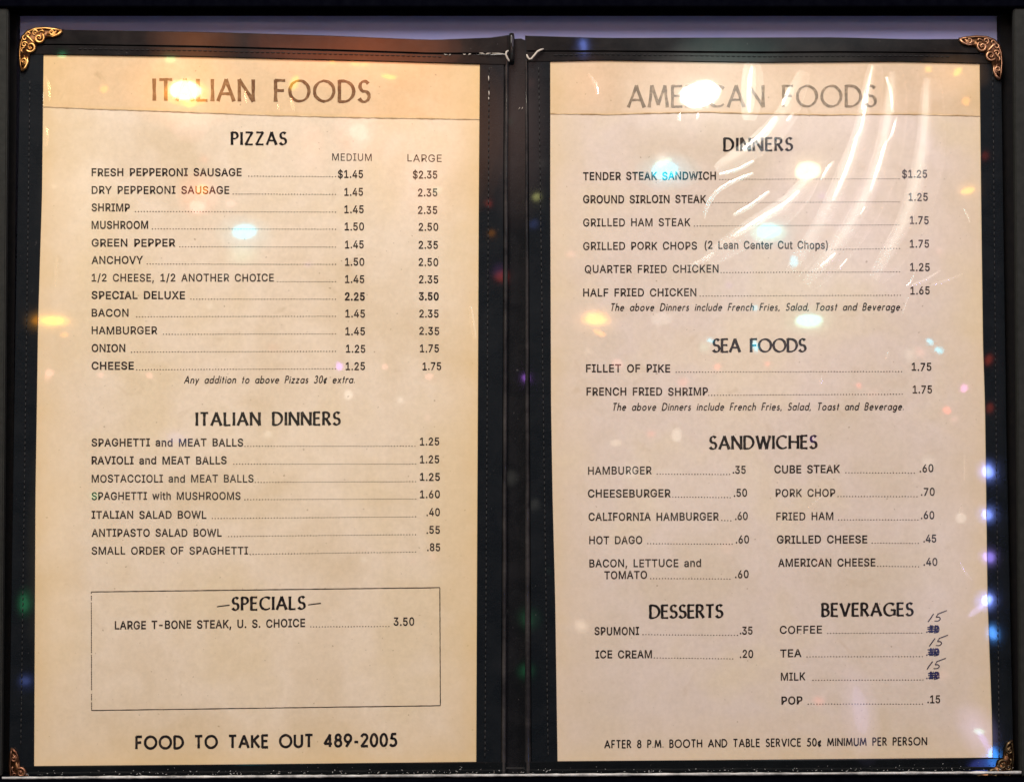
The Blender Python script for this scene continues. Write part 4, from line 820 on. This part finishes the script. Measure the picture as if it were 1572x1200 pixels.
heading(RR, 'DINNERS', 1111, 1217, 231.6, 231, 19)
for s, x1, yb, yb1, l0, l1, pr, a, c, yp in [
    ('TENDER STEAK SANDWICH', 1098.7, 276.4, 275.6, 1105, 1380, '$1.25', 1385, 1423, 273),
    ('GROUND SIRLOIN STEAK', 1083.5, 311.8, 311.4, 1090, 1380, '1.25', 1395, 1424, 308.4),
    ('GRILLED HAM STEAK', 1059.5, 347.4, 347, 1066, 1380, '1.75', 1397, 1425.4, 343.8),
    ('GRILLED PORK CHOPS', 1069.7, 383.4, 383, 0, 0, '1.75', 1397, 1426, 380),
    ('QUARTER FRIED CHICKEN', 1102.8, 418.8, 418.4, 1107, 1381, '1.25', 1397.4, 1427, 415.8),
    ('HALF FRIED CHICKEN', 1068.7, 454.8, 454.4, 1075, 1382, '1.65', 1398, 1427, 451.6),
]:
    o = dish(RR, s, 895.5 if s[0] != 'Q' else 898, x1, yb, [(pr, a, c, yp)] + ([('(2 Lean Center Cut Chops)', 1082, 1270.7, 382)] if 'PORK' in s else []), (1277, 1381) if 'PORK' in s else (l0, l1), yb1=yb1, cap=11.6)
note(RR, 'The above Dinners include French Fries, Salad, Toast and Beverage.', 937, 1385.7, 476.8, 476, 10.6)
heading(RR, 'SEA FOODS', 1094, 1237.6, 540, 539.6, 19.4)
dish(RR, 'FILLET OF PIKE', 900, 1028.5, 571, [('1.75', 1400, 1429.5, 568.6)], (1038, 1384), cap=11.6)
dish(RR, 'FRENCH FRIED SHRIMP', 900.7, 1086.5, 606.6, [('1.75', 1401.5, 1430.5, 603.3)], (1088, 1385), cap=11.6)
note(RR, 'The above Dinners include French Fries, Salad, Toast and Beverage.', 940, 1388.8, 629.6, 628.8, 10.6)
heading(RR, 'SANDWICHES', 1089, 1254.5, 689, 687.6, 19.2)
for s, x0, x1, yb, l0, l1, pr, a, c, yp in [
    ('HAMBURGER', 903, 1000, 727.8, 1009, 1120, '.35', 1125, 1144.5, 726.4),
    ('CHEESEBURGER', 902.8, 1029, 763, 1033, 1121, '.50', 1126.7, 1146.6, 761.8),
    ('CALIFORNIA HAMBURGER', 903.8, 1103, 798.6, 1108, 1122, '.60', 1128.7, 1147.6, 797.6),
    ('HOT DAGO', 904.8, 985.7, 834.6, 994.4, 1124, '.60', 1129.8, 1149.6, 833.2),
    ('BACON, LETTUCE and', 905, 1076, 870, 0, 0, None, 0, 0, 0),
    ('TOMATO', 928, 993, 888, 999, 1120.6, '.60', 1128.7, 1149, 886.6),
    ('CUBE STEAK', 1189, 1289, 725.8, 1298.7, 1403.6, '.60', 1412, 1432.6, 724.2),
    ('PORK CHOP', 1191, 1282, 762.2, 1286.5, 1407.6, '.70', 1414, 1434.6, 760.3),
    ('FRIED HAM', 1192, 1279, 798, 1287.5, 1409, '.60', 1414, 1434, 796),
    ('GRILLED CHEESE', 1193, 1331, 833.6, 1339, 1409.7, '.45', 1417.8, 1437, 832),
    ('AMERICAN CHEESE', 1195, 1343.5, 869, 1347.6, 1410, '.40', 1418, 1438.7, 867.7),
    ('SPUMONI', 913, 980.7, 974, 987, 1132, '.35', 1136, 1155, 973),
    ('ICE CREAM', 914.5, 1000.5, 1009.8, 1004.6, 1125, '.20', 1136, 1156, 1009),
    ('COFFEE', 1197.4, 1261.6, 972, 1270.7, 1414.8, None, 0, 0, 970),
    ('TEA', 1198, 1230, 1008, 1239, 1416, None, 0, 0, 1005),
    ('MILK', 1199, 1236, 1043.9, 1248, 1416.8, None, 0, 0, 1041),
    ('POP', 1200, 1231.5, 1080.5, 1240.7, 1416, '.15', 1424, 1443, 1078.4),
]:
    dish(RR, s, x0, x1, yb, [(pr, a, c, yp)] if pr else [], (l0, l1) if l0 else None, cap=11.6, yb1=yb - .5)
heading(RR, 'DESSERTS', 997.4, 1110, 948, 947, 19.2)
heading(RR, 'BEVERAGES', 1261.6, 1402, 945.2, 944, 19)
piece('service_note', RR, lambda q: text_sk(q, 'AFTER 8 P.M. BOOTH AND TABLE SERVICE 50\u00a2 MINIMUM PER PERSON', 928.5, 1422.5, 1147.4, 1142.4, 11.2, 'mono', weight=.19, word=.42, xs=.9), M_INKH)

# the prices someone changed by hand
def pen(q, pts, wd, y=-.00018):
    v = [Vector(a) for a in pts]; n = len(v); Ls = []
    for i, a in enumerate(v):
        t = (v[min(i + 1, n - 1)] - v[max(i - 1, 0)]).normalized(); nn = Vector((-t.y, t.x)); h = wd * .5 * (.75 + .5 * math.sin(math.pi * (i + .5) / n))
        Ls.append((tuple(a + nn * h), tuple(a - nn * h)))
    lay(q, [Ls], y)
def curve_pts(ctrl, n=5):
    out = []
    v = [Vector(c) for c in ctrl]; v = [v[0]] + v + [v[-1]]
    for i in range(1, len(v) - 2):
        for k in range(n):
            t = k / n
            out.append(tuple(.5 * ((2 * v[i]) + (v[i + 1] - v[i - 1]) * t + (2 * v[i - 1] - 5 * v[i] + 4 * v[i + 1] - v[i + 2]) * t * t + (3 * v[i] - v[i - 1] - 3 * v[i + 1] + v[i + 2]) * t ** 3)))
    out.append(tuple(v[-1])); return out
for ox, oy, sx_, cy in ((1424.5, 954, 1, 965), (1426.5, 991.5, 1, 1000.2), (1423, 1027, 1, 1036.2)):
    def hand(q):
        r = lambda a: a + random.uniform(-.5, .5)
        pen(q, [(ox, oy), (r(ox + 3.5), oy - 5), (r(ox + 9), oy - 12.5)], 1.3, -.00017)
        pen(q, curve_pts([(r(ox + 15.5), oy - 12), (r(ox + 12.5), oy - 7.5), (ox + 16.5, oy - 7.5), (ox + 19, oy - 5), (ox + 16, r(oy - 1.8)), (ox + 10, oy - 1.5)]), 1.2, -.000175)
        pen(q, [(ox + 14.5, oy - 12), (ox + 20, oy - 14), (r(ox + 29), oy - 17.5)], 1.1, -.00018)
    piece('handwritten_price', RR, hand, M_PEN)
    def struck(q):
        text_in(q, '.10', 1422, 1442, cy + 5.4, cy + 5.2, 11, bold=.02)
        y = -.00016
        for k in range(3):
            a = random.uniform(-.8, .8)
            pen(q, [(1424.5 + a, cy - 3 + 3.4 * k + random.uniform(-.6, .6)), (1433, cy - 3.6 + 3.3 * k), (1442 + a, cy - 3.4 + 3.2 * k + random.uniform(-1, .6))], 1.5, y); y -= 4e-6
        for k in range(4):
            x = 1427.5 + 3.6 * k + random.uniform(-.5, .5)
            pen(q, [(x + 1.2, cy - 6 + random.uniform(-.7, .7)), (x + .4, cy), (x - .4, cy + 5.8)], 1.3, y); y -= 4e-6
        pen(q, curve_pts([(1436, cy - 6), (1440, cy - 2), (1436, cy + 1), (1440, cy + 4), (1434, cy + 6)]), 1.2, y)
    piece('struck_out_price', RR, struck, M_SCRIB)

# creases in the clear plastic face: low rounded ridges
def crease(page, pts, wd, M=(1075, 145), y=-.00030, material=None):
    pts = curve_pts(pts, 6); v = [Vector(a) for a in pts]; n = len(v)
    prof = 16; vs, fs = [], []
    for i, a in enumerate(v):
        t = (v[min(i + 1, n - 1)] - v[max(i - 1, 0)]).normalized(); nn = Vector((-t.y, t.x))
        sl = max(.02, abs((a - Vector(M)).dot(nn)) * S * .833)     # slope of the flanks
        e = math.sin(math.pi * (i + .3) / (n - .4)) ** .5
        hw = wd * .5 * (.3 + .7 * e)
        for j in range(prof + 1):
            s_ = (j / prof - .5) * 2
            q = a + nn * (s_ * hw)
            r_ = (math.sqrt(1.03) - math.sqrt(s_ * s_ + .03)) if material is None else (1 + math.cos(math.pi * s_)) / 3.1
            vs.append(at(q.x, q.y, y - r_ * sl * hw * S))
    for i in range(n - 1):
        for j in range(prof): fs.append((i * (prof + 1) + j, i * (prof + 1) + j + 1, (i + 1) * (prof + 1) + j + 1, (i + 1) * (prof + 1) + j))
    on(obj('plastic_crease', vs, fs, material or M_CREASE, None, True), page)
for pts, wd in [
    ([(1156, 101), (1154, 125), (1153, 150), (1152, 173)], 13), ([(1342, 100), (1334, 135), (1325, 167)], 10), ([(1362, 118), (1371, 142), (1372, 173)], 11),
    ([(1317, 212), (1309, 245), (1295, 280), (1280, 309)], 13), ([(1363, 216), (1354, 250), (1338, 295)], 12), ([(1340, 100), (1326, 190), (1312, 215)], 8),
    ([(1193, 180), (1172, 207), (1141, 231)], 11), ([(1218, 174), (1209, 187)], 6), ([(1158, 247), (1132, 261), (1104, 268)], 6), ([(1157, 266), (1122, 281), (1097, 298), (1084, 320), (1081, 336)], 7),
    ([(1181, 294), (1157, 313), (1126, 331)], 7), ([(1228, 294), (1206, 315), (1166, 339), (1126, 363)], 11), ([(1281, 248), (1271, 262), (1262, 277)], 8),
    ([(1096, 389), (1075, 403), (1055, 410)], 9), ([(1284, 389), (1272, 402), (1259, 412)], 9), ([(1301, 398), (1295, 406), (1288, 413)], 5),
    ([(1216, 132), (1210, 148), (1203, 163)], 12), ([(1378, 180), (1372, 205), (1365, 216)], 8), ([(1329, 318), (1322, 330)], 5), ([(1043, 174), (1042, 186)], 6), ([(1072, 173), (1070, 184)], 4),
    ([(1404, 418), (1400, 432), (1392, 440)], 5), ([(1480, 320), (1487, 332), (1490, 342)], 5), ([(1395, 455), (1390, 470), (1383, 487)], 4), ([(1365, 540), (1360, 552)], 5), ([(1263, 575), (1259, 590)], 5), ([(1240, 780), (1250, 772), (1262, 762)], 5),
    ([(1481, 698), (1482, 720), (1481, 738)], 5), ([(1477, 772), (1474, 790)], 5), ([(1474, 862), (1480, 875), (1492, 890)], 5), ([(903, 113), (914, 130), (917, 146)], 6),
    ([(1445, 415), (1425, 428), (1400, 438)], 6), ([(1480, 420), (1455, 430), (1430, 437)], 5),
]:
    crease(page_r, pts, wd)
M_MILK = M_CREASE.copy(); M_MILK.name = 'clear_plastic_ripple'
for nd in M_MILK.node_tree.nodes:
    if nd.type == 'BSDF_GLOSSY': nd.inputs['Roughness'].default_value = .19; nd.inputs['Color'].default_value = (.045, .045, .045, 1)
for pts, wd in [
    ([(1344, 100), (1330, 200), (1308, 262), (1268, 345), (1215, 420)], 46), ([(1376, 110), (1372, 190), (1348, 285), (1300, 370), (1240, 440)], 46), ([(1235, 110), (1205, 180), (1160, 225), (1100, 262)], 36),
    ([(1250, 270), (1210, 318), (1150, 358), (1085, 400)], 40), ([(1430, 120), (1428, 230), (1400, 340), (1345, 430)], 50), ([(1154, 96), (1155, 130), (1150, 185)], 34),
]:
    crease(page_r, pts, wd, y=-.00026, material=M_MILK)
for pts, wd in [([(68, 118), (72, 130), (75, 155)], 9), ([(69, 195), (71, 208), (70, 225)], 8), ([(447, 150), (449, 162), (451, 170)], 5), ([(427, 160), (428, 170)], 4), ([(722, 470), (724, 490), (729, 520)], 8), ([(88, 395), (86, 415), (85, 440)], 6), ([(377, 140), (379, 158)], 5)]:
    crease(page_l, pts, wd, (285, 140))
